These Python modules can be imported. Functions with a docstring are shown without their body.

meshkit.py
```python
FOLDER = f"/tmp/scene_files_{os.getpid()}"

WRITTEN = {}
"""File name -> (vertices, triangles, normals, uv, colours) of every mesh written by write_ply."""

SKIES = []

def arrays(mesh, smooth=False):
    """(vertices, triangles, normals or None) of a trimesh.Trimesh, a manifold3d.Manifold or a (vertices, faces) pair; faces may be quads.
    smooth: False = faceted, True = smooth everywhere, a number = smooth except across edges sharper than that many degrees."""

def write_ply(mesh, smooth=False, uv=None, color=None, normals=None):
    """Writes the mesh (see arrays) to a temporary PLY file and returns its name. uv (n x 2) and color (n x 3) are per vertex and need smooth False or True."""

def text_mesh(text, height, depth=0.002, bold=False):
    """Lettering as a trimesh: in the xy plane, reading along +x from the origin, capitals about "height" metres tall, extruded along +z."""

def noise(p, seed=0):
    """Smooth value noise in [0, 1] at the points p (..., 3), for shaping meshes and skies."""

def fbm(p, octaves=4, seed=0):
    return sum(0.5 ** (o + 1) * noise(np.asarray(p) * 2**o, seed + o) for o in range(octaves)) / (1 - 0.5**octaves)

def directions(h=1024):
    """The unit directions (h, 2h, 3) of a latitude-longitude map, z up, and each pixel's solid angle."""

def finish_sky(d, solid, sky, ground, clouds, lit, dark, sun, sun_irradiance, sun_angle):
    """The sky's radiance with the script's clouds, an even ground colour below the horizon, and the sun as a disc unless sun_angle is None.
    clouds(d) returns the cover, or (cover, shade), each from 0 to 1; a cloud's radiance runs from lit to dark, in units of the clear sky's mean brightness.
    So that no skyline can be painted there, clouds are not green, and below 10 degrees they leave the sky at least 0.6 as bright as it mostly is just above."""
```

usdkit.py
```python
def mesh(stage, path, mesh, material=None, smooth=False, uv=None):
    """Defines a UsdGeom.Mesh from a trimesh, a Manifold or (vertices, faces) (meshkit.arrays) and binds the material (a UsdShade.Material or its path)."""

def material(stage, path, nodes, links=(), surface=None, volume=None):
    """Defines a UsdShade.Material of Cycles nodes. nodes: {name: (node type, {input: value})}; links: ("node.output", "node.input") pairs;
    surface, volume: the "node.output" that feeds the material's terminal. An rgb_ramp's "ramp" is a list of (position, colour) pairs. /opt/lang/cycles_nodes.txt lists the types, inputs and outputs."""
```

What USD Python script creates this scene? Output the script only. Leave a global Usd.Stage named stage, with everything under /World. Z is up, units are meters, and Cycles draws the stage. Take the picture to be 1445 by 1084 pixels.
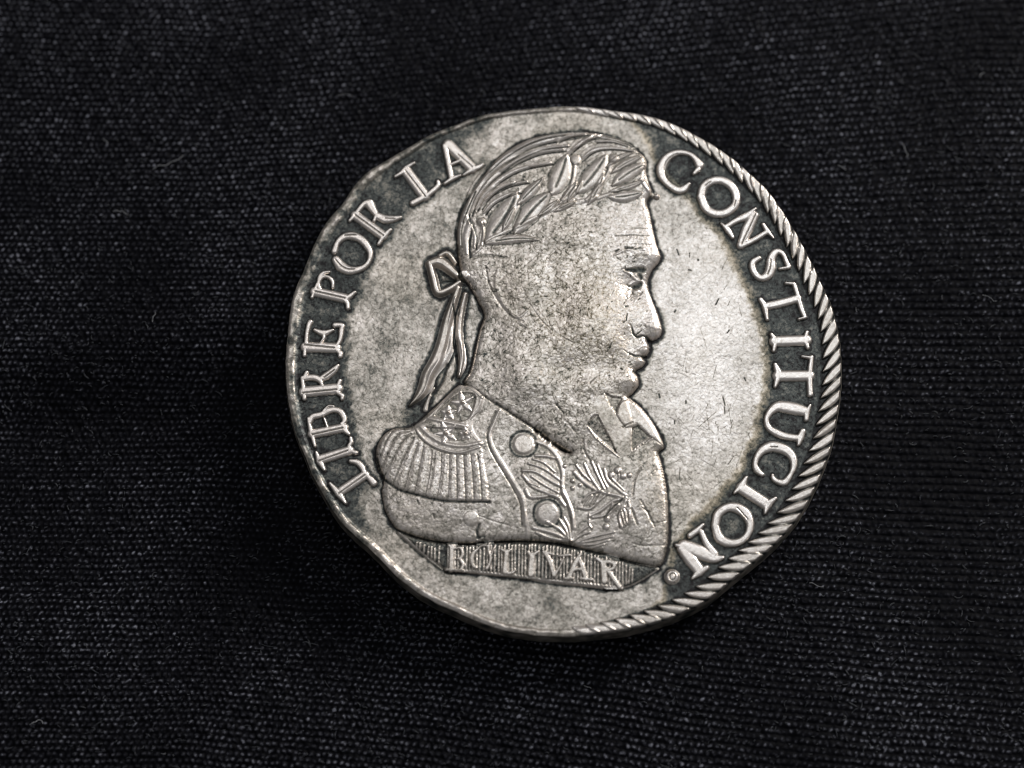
import math
import numpy as np
import usdkit
from scipy import ndimage as ndi
from scipy.spatial import cKDTree
from shapely.geometry import Polygon
import shapely
from pxr import Gf, Sdf, Usd, UsdGeom, UsdLux, UsdShade, Vt

stage = Usd.Stage.CreateInMemory()
UsdGeom.SetStageUpAxis(stage, UsdGeom.Tokens.z)
UsdGeom.SetStageMetersPerUnit(stage, 1.0)
world = UsdGeom.Xform.Define(stage, '/World')
stage.SetDefaultPrim(world.GetPrim())
UsdGeom.Scope.Define(stage, '/World/Looks')
T_ = Sdf.ValueTypeNames
RNG = np.random.default_rng(7)

# ------------------------------------------------------------------ camera, light, exposure
MM = 1e-3
PXW, PXH = 1445.0, 1084.0            # the photograph's own pixels, in which the design was measured
TILT = math.radians(17.0)
DIST = 165.0                         # millimetres from the lens to the middle of the picture
PXMM = 20.63                         # photograph pixels per millimetre at the coin
THICK = 2.3                          # height of the coin's field above the cloth
TANX = PXW / PXMM / 2 / DIST
AIM = np.array([-3.62, -0.75, THICK])           # the point at the middle of the picture (mm); coin centre is the origin
EYE = AIM + DIST * np.array([0, -math.sin(TILT), math.cos(TILT)])
RIGHT = np.array([1.0, 0, 0])
BACK = np.array([0, -math.sin(TILT), math.cos(TILT)])
UP = np.cross(BACK, RIGHT)
cam = UsdGeom.Camera.Define(stage, '/World/camera')
mat4 = np.eye(4); mat4[0, :3] = RIGHT; mat4[1, :3] = UP; mat4[2, :3] = BACK; mat4[3, :3] = EYE * MM
cam.AddTransformOp().Set(Gf.Matrix4d(*mat4.ravel().tolist()))
cam.CreateFocalLengthAttr(50.0)
cam.CreateHorizontalApertureAttr(2 * TANX * 50.0)
cam.CreateVerticalApertureAttr(2 * TANX * 50.0 * PXH / PXW)
cam.CreateClippingRangeAttr(Gf.Vec2f(0.005, 10.0))
cam.CreateFStopAttr(11.0)
cam.CreateFocusDistanceAttr(DIST * MM)
cam.CreateExposureAttr(0.34)

def rect_light(name, at, look, w, h, power, colour=(1, 1, 1)):
    """A soft lamp at a point (mm) facing another point."""
    l = UsdLux.RectLight.Define(stage, '/World/' + name)
    at, look = np.array(at, float), np.array(look, float)
    z = (at - look) / np.linalg.norm(at - look)
    x = np.cross([0, 0, 1.0], z); x /= np.linalg.norm(x); y = np.cross(z, x)
    m = np.eye(4); m[0, :3] = x; m[1, :3] = y; m[2, :3] = z; m[3, :3] = at * MM
    l.AddTransformOp().Set(Gf.Matrix4d(*m.ravel().tolist()))
    l.CreateWidthAttr(w * MM); l.CreateHeightAttr(h * MM)
    l.CreateIntensityAttr(power); l.CreateColorAttr(Gf.Vec3f(*colour))
    return l
# a lamp high on the upper right throws the shadows to the lower left; a wide dim ceiling gives the silver something to mirror;
# a small lamp beyond the top of the picture makes the bright patch in the right field, with painted sheen
rect_light('key_lamp', (215, 185, 155), (0, 0, 0), 95, 95, 25.0, (1.0, 0.97, 0.94))
rect_light('ceiling_light', (10, 170, 420), (0, 0, 0), 230, 170, 1.4, (1.0, 0.97, 0.95))
rect_light('window_light', (24, 62, 165), (9, 4, 0), 28, 46, 2.1, (0.60, 0.84, 1.0))
room = UsdLux.DomeLight.Define(stage, '/World/room_light')
room_mat = usdkit.material(stage, '/World/Looks/room', {'b': ('background_shader', {'color': (0.95, 0.97, 1.0), 'strength': 0.15})}, surface='b.background')
UsdShade.MaterialBindingAPI.Apply(room.GetPrim()).Bind(room_mat)

# ------------------------------------------------------------------ helpers: photograph pixels to the coin's plane
def P(pts, z=0.0):
    """Points measured in photograph pixels, laid on the coin's plane (mm), z mm above its field."""
    p = np.atleast_2d(np.asarray(pts, float))
    u = (p[:, 0] - PXW / 2) / (PXW / 2) * TANX
    v = -(p[:, 1] - PXH / 2) / (PXW / 2) * TANX
    d = u[:, None] * RIGHT + v[:, None] * UP - BACK
    t = (THICK + z - EYE[2]) / d[:, 2]
    return (EYE + d * t[:, None])[:, :2]

S1, S2 = 1445 / 300.0, 1445 / 120.0   # the two magnifications at which the design was measured
VIEW = dict(A=(560, 140, S1), B=(780, 140, S1), C=(820, 320, S1), D=(560, 320, S1), E=(390, 380, S1), F=(500, 520, S1), G=(700, 520, S1),
            H=(540, 690, S1), I=(740, 690, S1), J=(920, 600, S1), K=(960, 400, S1), M=(900, 160, S1), N=(400, 160, S1), O=(400, 560, S1),
            P1=(420, 560, S2), P2=(420, 630, S2), P3=(410, 500, S2), P4=(410, 440, S2), P5=(420, 365, S2), P6=(450, 310, S2), P7=(480, 270, S2),
            P8=(550, 215, S2), Q1=(605, 185, S2), Q2=(915, 195, S2), Q3=(1005, 275, S2), Q4=(1040, 340, S2), Q5=(1060, 400, S2), Q6=(1070, 480, S2),
            Q7=(1060, 555, S2), Q8=(1040, 620, S2), R1=(1000, 660, S2), R2=(920, 730, S2), R3=(600, 750, S2), R4=(700, 755, S2), R5=(790, 755, S2),
            X=(0, 0, 1.0))
def at(view, pts, z=0.0):
    ox, oy, s = VIEW[view]
    return P([(ox + x / s, oy + y / s) for x, y in pts], z)
def wid(view, w):
    return np.asarray(w, float) / VIEW[view][2] / PXMM

def spline(p, w=None, n=6, closed=False):
    p = np.asarray(p, float)
    w = None if w is None else np.broadcast_to(np.asarray(w, float), (len(p),))
    if len(p) < 3 and not closed:
        t = np.linspace(0, 1, n + 1)[:, None]
        q = p[0] * (1 - t) + p[-1] * t
        return (q, None if w is None else w[0] * (1 - t[:, 0]) + w[-1] * t[:, 0])
    q = np.vstack([p[-1], p, p[:2]]) if closed else np.vstack([2 * p[0] - p[1], p, 2 * p[-1] - p[-2]])
    ww = None if w is None else (np.concatenate([[w[-1]], w, w[:2]]) if closed else np.concatenate([[w[0]], w, [w[-1]]]))
    out, ow = [], []
    for i in range(len(q) - 3):
        for t in np.arange(n) / n:
            a = np.array([-t + 2 * t * t - t ** 3, 2 - 5 * t * t + 3 * t ** 3, t + 4 * t * t - 3 * t ** 3, -t * t + t ** 3]) / 2
            out.append(a @ q[i:i + 4])
            if ww is not None:
                ow.append(ww[i + 1] * (1 - t) + ww[i + 2] * t)
    if not closed:
        out.append(p[-1]); ow.append(None if w is None else w[-1])
    return np.array(out), (None if w is None else np.array(ow, float))

# ------------------------------------------------------------------ the relief of the coin, as a height field in its own plane
N = 1120
SPAN = 20.3
XS = np.linspace(-SPAN, SPAN, N)
CELL = XS[1] - XS[0]
GX, GY = np.meshgrid(XS, XS)                  # [row y, column x]
Hh = np.zeros((N, N))                         # height over the field, mm
TONE = np.zeros((N, N))                       # dark toning of the silver, with depth shading painted in, 0..1
CLEAN = np.zeros((N, N))                      # rubbed bright, with crests painted lighter as relief shading
LAB = np.zeros((N, N), np.int32)              # which part each cell belongs to
PARTS = [('field', None, None, None)]         # name, parent index, label, kind
def part(name, parent=None, label=None, kind=None):
    PARTS.append((name, parent, label, kind)); return len(PARTS) - 1
def blur(a, mm):
    return ndi.gaussian_filter(a, mm / CELL)
def sstep(a, lo=0.0, hi=1.0):
    t = np.clip((a - lo) / (hi - lo), 0, 1); return t * t * (3 - 2 * t)
def grain(mm, seed):
    g = ndi.gaussian_filter(np.random.default_rng(seed).standard_normal((N, N)), mm / CELL, mode='wrap')
    return g / g.std()
def window(p, pad):
    lo, hi = p.min(0) - pad, p.max(0) + pad
    i0, i1 = np.searchsorted(XS, lo[1]), np.searchsorted(XS, hi[1])
    j0, j1 = np.searchsorted(XS, lo[0]), np.searchsorted(XS, hi[0])
    return slice(max(i0, 0), min(i1 + 1, N)), slice(max(j0, 0), min(j1 + 1, N))
def stroke_q(p, w, n=6, closed=False, reach=1.0):
    """(window, distance from the stroke's middle in half widths)."""
    q, ww = spline(p, w, n, closed)
    if closed:
        q = np.vstack([q, q[:1]]); ww = np.append(ww, ww[0])
    hw = np.maximum(ww / 2, CELL * 0.6)
    win = window(q, hw.max() * reach + CELL)
    X, Y = GX[win], GY[win]
    best = np.full(X.shape, 9.0)
    for k in range(len(q) - 1):
        a, b = q[k], q[k + 1]; ab = b - a; L = ab @ ab + 1e-12
        t = np.clip(((X - a[0]) * ab[0] + (Y - a[1]) * ab[1]) / L, 0, 1)
        d = np.hypot(X - a[0] - t * ab[0], Y - a[1] - t * ab[1]) / (hw[k] * (1 - t) + hw[k + 1] * t)
        best = np.minimum(best, d)
    return win, best
def inside(poly, smooth=True, n=5):
    """(window, distance in mm to the outline, positive inside)."""
    q = spline(poly, None, n, True)[0] if smooth else np.asarray(poly, float)
    win = window(q, 0.4)
    X, Y = GX[win], GY[win]
    m = shapely.contains_xy(Polygon(q).buffer(0), X.ravel(), Y.ravel()).reshape(X.shape)
    tree = cKDTree(np.vstack([q[:-1] + (q[1:] - q[:-1]) * t for t in np.linspace(0, 1, 6)[:-1]]))
    d = tree.query(np.c_[X.ravel(), Y.ravel()], distance_upper_bound=9)[0].reshape(X.shape)
    return win, np.where(m, np.minimum(d, 9), -np.minimum(d, 9))

def ridge(view, pts, w, h, pid=None, z=0.3, flat=0.45, base=None, mode='add', clean=0.0, tone=0.0, n=6, closed=False, lab_q=1.0):
    """A raised line: flat in the middle, rounded at its sides."""
    win, q = stroke_q(at(view, pts, z), wid(view, w), n, closed)
    f = np.clip(1 - q ** 5, 0, 1) ** 0.9 if flat < 0 else sstep((1 - q) / (1 - flat + 1e-9), 0, 1) if flat > 0 else np.clip(1 - q * q, 0, 1)
    if mode == 'add':
        Hh[win] += 0.55 * h * f
    else:
        Hh[win] = np.maximum(Hh[win], (base[win] if base is not None else 0) + h * f)
    if pid is not None:
        LAB[win][q < lab_q] = pid
    if clean: CLEAN[win] = np.maximum(CLEAN[win], clean * sstep(1.15 - q, 0, 0.5))
    if tone: TONE[win] = np.maximum(TONE[win], tone * sstep(1.2 - q, 0, 0.6))
    return win, f
def groove(view, pts, w, h, z=0.5, tone=0.7, n=6, spread=1.0):
    """A cut line; the toning in it also paints its depth shading."""
    win, q = stroke_q(at(view, pts, z), wid(view, w) * spread, n)
    f = np.clip(1 - q * q, 0, 1)
    Hh[win] -= 0.6 * h * f
    TONE[win] = np.maximum(TONE[win], tone * f)
    CLEAN[win] *= 1 - f * min(1.0, tone * 1.2)
def pillow(view, pts, h, edge, pid=None, z=0.3, mode='add', smooth=True, tone=0.0, clean=0.0):
    win, d = inside(at(view, pts, z), smooth)
    f = np.where(d > 0, 1 - np.exp(-np.maximum(d, 0) / edge * 1.6), 0)
    if mode == 'add': Hh[win] += h * f
    else: Hh[win] = np.maximum(Hh[win], h * f)
    if pid is not None: LAB[win][d > 0] = pid
    if tone: TONE[win] = np.maximum(TONE[win], tone * (d > 0))
    if clean: CLEAN[win] = np.maximum(CLEAN[win], clean * sstep(d, -0.02, 0.08))
    return win, d
def leaf(view, a, b, w, h, pid=None, z=0.55, vein=True, bend=0.0, clean=0.7, vtone=0.8):
    w = w * 1.15
    a, b = np.array(a, float), np.array(b, float)
    nrm = np.array([-(b - a)[1], (b - a)[0]])
    pts = [tuple(a + (b - a) * t + nrm * bend * 4 * t * (1 - t)) for t in (0, .2, .45, .7, .9, 1)]
    ww = [w * .15, w * .7, w, w * .8, w * .4, w * .08]
    win, q = stroke_q(at(view, pts, z), wid(view, ww))
    Hh[win] += h * np.clip(1 - np.abs(q) ** 2.4, 0, 1)
    if pid is not None: LAB[win][q < 1] = pid
    CLEAN[win] = np.maximum(CLEAN[win], clean * sstep(1 - q, 0, 0.3))
    rim = np.clip(1 - np.abs(q - 1.12) / 0.22, 0, 1)  # dark outline paints shade round the leaf
    TONE[win] = np.maximum(TONE[win], 0.8 * rim); CLEAN[win] *= 1 - 0.9 * rim
    if vein: groove(view, pts[1:-1], w * .2, h * .45, z, vtone)
def bead(view, c, r, h, pid=None, z=0.3, clean=0.5, mode='add', tone=0.0):
    c0 = at(view, [c], z); rr = wid(view, r)
    win = window(c0, rr + 0.2)
    q = np.hypot(GX[win] - c0[0, 0], GY[win] - c0[0, 1]) / rr
    f = np.sqrt(np.clip(1 - q * q, 0, 1))
    Hh[win] += h * f
    if pid is not None: LAB[win][q < 1] = pid
    if clean: CLEAN[win] = np.maximum(CLEAN[win], clean * sstep(1.05 - q, 0, 0.3))
    if tone: TONE[win] = np.maximum(TONE[win], tone * np.clip(1 - np.abs(q - 1.2) / 0.3, 0, 1))

# ---- outline
OUT = [(428, 385), (444.6, 344.8), (462, 313.6), (485, 286.6), (503.8, 257.6), (522.5, 240), (549.5, 224.4), (576.5, 209.8), (607.6, 191), (636.7, 179.7),
       (659.5, 170.4), (690.6, 161.5), (736.5, 155.2), (788, 151.4), (830, 151.4), (860, 155), (896, 160.5), (927, 166.5), (956.5, 178), (996, 198.5), (1029, 220.5),
       (1056, 243), (1081, 266.6), (1107, 302), (1128.5, 339), (1147.5, 376), (1160, 402), (1172.5, 430), (1180.5, 458), (1185.5, 489), (1188, 518), (1187, 545),
       (1184, 573), (1179, 603), (1173.5, 629), (1163.5, 659), (1149, 692), (1128, 728), (1101, 759), (1072, 783), (1043, 805.5), (998, 841), (957, 861.5),
       (915.5, 876), (864, 885.5), (823, 889.7), (781.5, 890.6), (740, 887), (706, 880.5), (664.6, 866), (633.4, 851.5), (602.3, 837), (571, 816.5), (541, 788.5),
       (523, 771), (498, 750.5), (477.5, 729), (458.5, 701), (442.2, 671), (426, 633), (414, 599.5), (408, 571.5), (405, 546), (403.5, 504.6), (406.6, 467),
       (411.5, 430), (419, 404)]
OUT = [(x, y + 7 * min(1, max(0, (y - 700) / 130))) for x, y in OUT]
oq = spline(P(OUT, 0.1), None, 8, True)[0]
oth = np.arctan2(oq[:, 1], oq[:, 0]); orr = np.hypot(oq[:, 0], oq[:, 1])
order = np.argsort(oth); oth, orr = oth[order], orr[order]
jit = np.random.default_rng(3)
TH = np.linspace(-np.pi, np.pi, 2881)
RB = np.interp(TH, np.r_[oth - 2 * np.pi, oth, oth + 2 * np.pi], np.r_[orr, orr, orr])
RB = ndi.gaussian_filter1d(RB[:-1], 14, mode='wrap'); RB = np.r_[RB, RB[:1]]
nick = ndi.gaussian_filter1d(jit.standard_normal(2880), 5, mode='wrap'); nick /= nick.std()
nick2 = ndi.gaussian_filter1d(jit.standard_normal(2880), 16, mode='wrap'); nick2 /= nick2.std()
RB = RB + np.r_[nick, nick[:1]] * 0.010 + np.r_[nick2, nick2[:1]] * 0.008
ANG = np.arctan2(GY, GX); RAD = np.hypot(GX, GY)
REDGE = np.interp(ANG, TH, RB)
DE = REDGE - RAD                               # mm inside the coin's edge
CLK = np.degrees(np.arctan2(GX, GY)) % 360     # degrees clockwise from the top of the picture

# ---- field: a little dished, slightly wavy
Hh += 0.000 * RAD + 0.10 * sstep(RAD, 9, 18) - 0.05
FIELD0 = None
# ---- rim: rope on the right, plain worn ridge on the left
kw = [0, 5, 20, 40, 60, 80, 95, 110, 130, 150, 165, 175, 182, 190, 215, 240, 262, 280, 300, 318, 330, 345, 360]
vw = [8, 9, 14, 18.5, 22, 24.5, 26.5, 27.5, 27, 24, 18, 12, 9, 9, 10, 10, 13, 16, 17, 14, 8, 7, 7]
RW = np.interp(CLK, kw, vw) / PXMM
part_rim = part('rim', None, 'plain worn rim without rope, along the left of the coin')
part_rope = part('rope_border', None, 'raised border of slanted rope strands along the right of the coin')
rimq = np.clip(DE / RW, 0, 3)
rope_zone = (CLK > 2) & (CLK < 178)
rimtop = sstep(1.15 - rimq, 0, 0.55)
wob = np.interp(CLK, np.linspace(0, 360, 2881), np.r_[nick, nick[:1]])
wob2 = np.interp(CLK, np.linspace(0, 360, 2881), np.r_[nick2, nick2[:1]])
plain = rimtop * (0.17 + 0.012 * wob + 0.02 * wob2) * sstep(np.abs(((CLK - 270 + 180) % 360) - 180), 104, 84)
Hh += np.clip(plain, 0, 1)
LAB[(~rope_zone) & (rimq < 0.9)] = part_rim
rg = grain(0.13, 51); rg2 = grain(0.35, 52)
Hh += np.where(~rope_zone, rimtop * (0.014 * rg + 0.014 * rg2) * sstep(rimq, 0.0, 0.1), 0)
CLEAN[:] = np.maximum(CLEAN, np.where(~rope_zone, np.clip(0.42 + 0.22 * rg + 0.16 * rg2, 0, 0.8) * sstep(1.0 - rimq, 0, 0.3), 0))
# strands
a_deg = np.linspace(0, 180, 1801)
rr_ = np.interp((90 - a_deg + 180) % 360 - 180, np.degrees(TH), RB)
arc = np.r_[0, np.cumsum(np.hypot(*np.diff(np.c_[rr_ * np.sin(np.radians(a_deg)), rr_ * np.cos(np.radians(a_deg))], axis=0).T))]
pitch = 20.9 / PXMM
ropef = sstep(CLK, 1, 16) * (1 - sstep(CLK, 166, 180))
Hh += ropef * np.where(rope_zone, 0.04 * sstep(1.2 - rimq, 0, 0.4), 0)
LAB[rope_zone & (rimq < 1.0)] = part_rope
TONE[:] = np.maximum(TONE, ropef * np.where(rope_zone, 1.0 * sstep(1.4 - rimq, 0, 0.35), 0))
s = 1.6
jr = np.random.default_rng(11)
while s < arc[-1] - 0.3:
    a0 = np.interp(s, arc, a_deg)
    w_ = np.interp(a0, kw, vw) / PXMM
    lean = np.interp(a0, [0, 30, 60, 90, 120, 150, 180], [2.6, 2.2, 1.35, 1.0, 1.1, 1.7, 2.6]) * w_
    lean = min(lean, 1.5)
    pts = []
    for t in np.linspace(-0.02, 1.02, 6):
        ss = s + (t - 0.5) * lean + 0.10 * math.sin((t - .5) * 2.6)
        aa = np.interp(ss, arc, a_deg); ra = np.interp(ss, arc, rr_) - 0.01 - t * w_ * 0.98
        pts.append((ra * math.sin(math.radians(aa)), ra * math.cos(math.radians(aa))))
    pw = pitch * np.array([0.46, 0.66, 0.72, 0.66, 0.46, 0.12]) * jr.uniform(0.92, 1.08) * np.interp(a0, [0, 25, 50, 180], [0.7, 0.85, 1.0, 1.0])
    win, q = stroke_q(np.array(pts), pw, 4)
    f = np.clip(1 - q ** 2.8, 0, 1)
    top = np.interp(a0, [0, 12, 40, 150, 172, 180], [0.05, 0.14, 0.27, 0.29, 0.16, 0.04]) * jr.uniform(0.78, 1.1)
    f = np.minimum(f, jr.uniform(0.8, 1.0))
    Hh[win] += top * f * sstep(DE[win], -0.02, 0.12)
    pid = part('rope_strand', part_rope)
    LAB[win][(q < 1)] = pid
    CLEAN[win] = np.maximum(CLEAN[win], jr.uniform(0.9, 1.0) * sstep(1 - q, 0.05, 0.4))
    s += pitch * jr.uniform(0.92, 1.08)
FIELD0 = Hh.copy()

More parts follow.
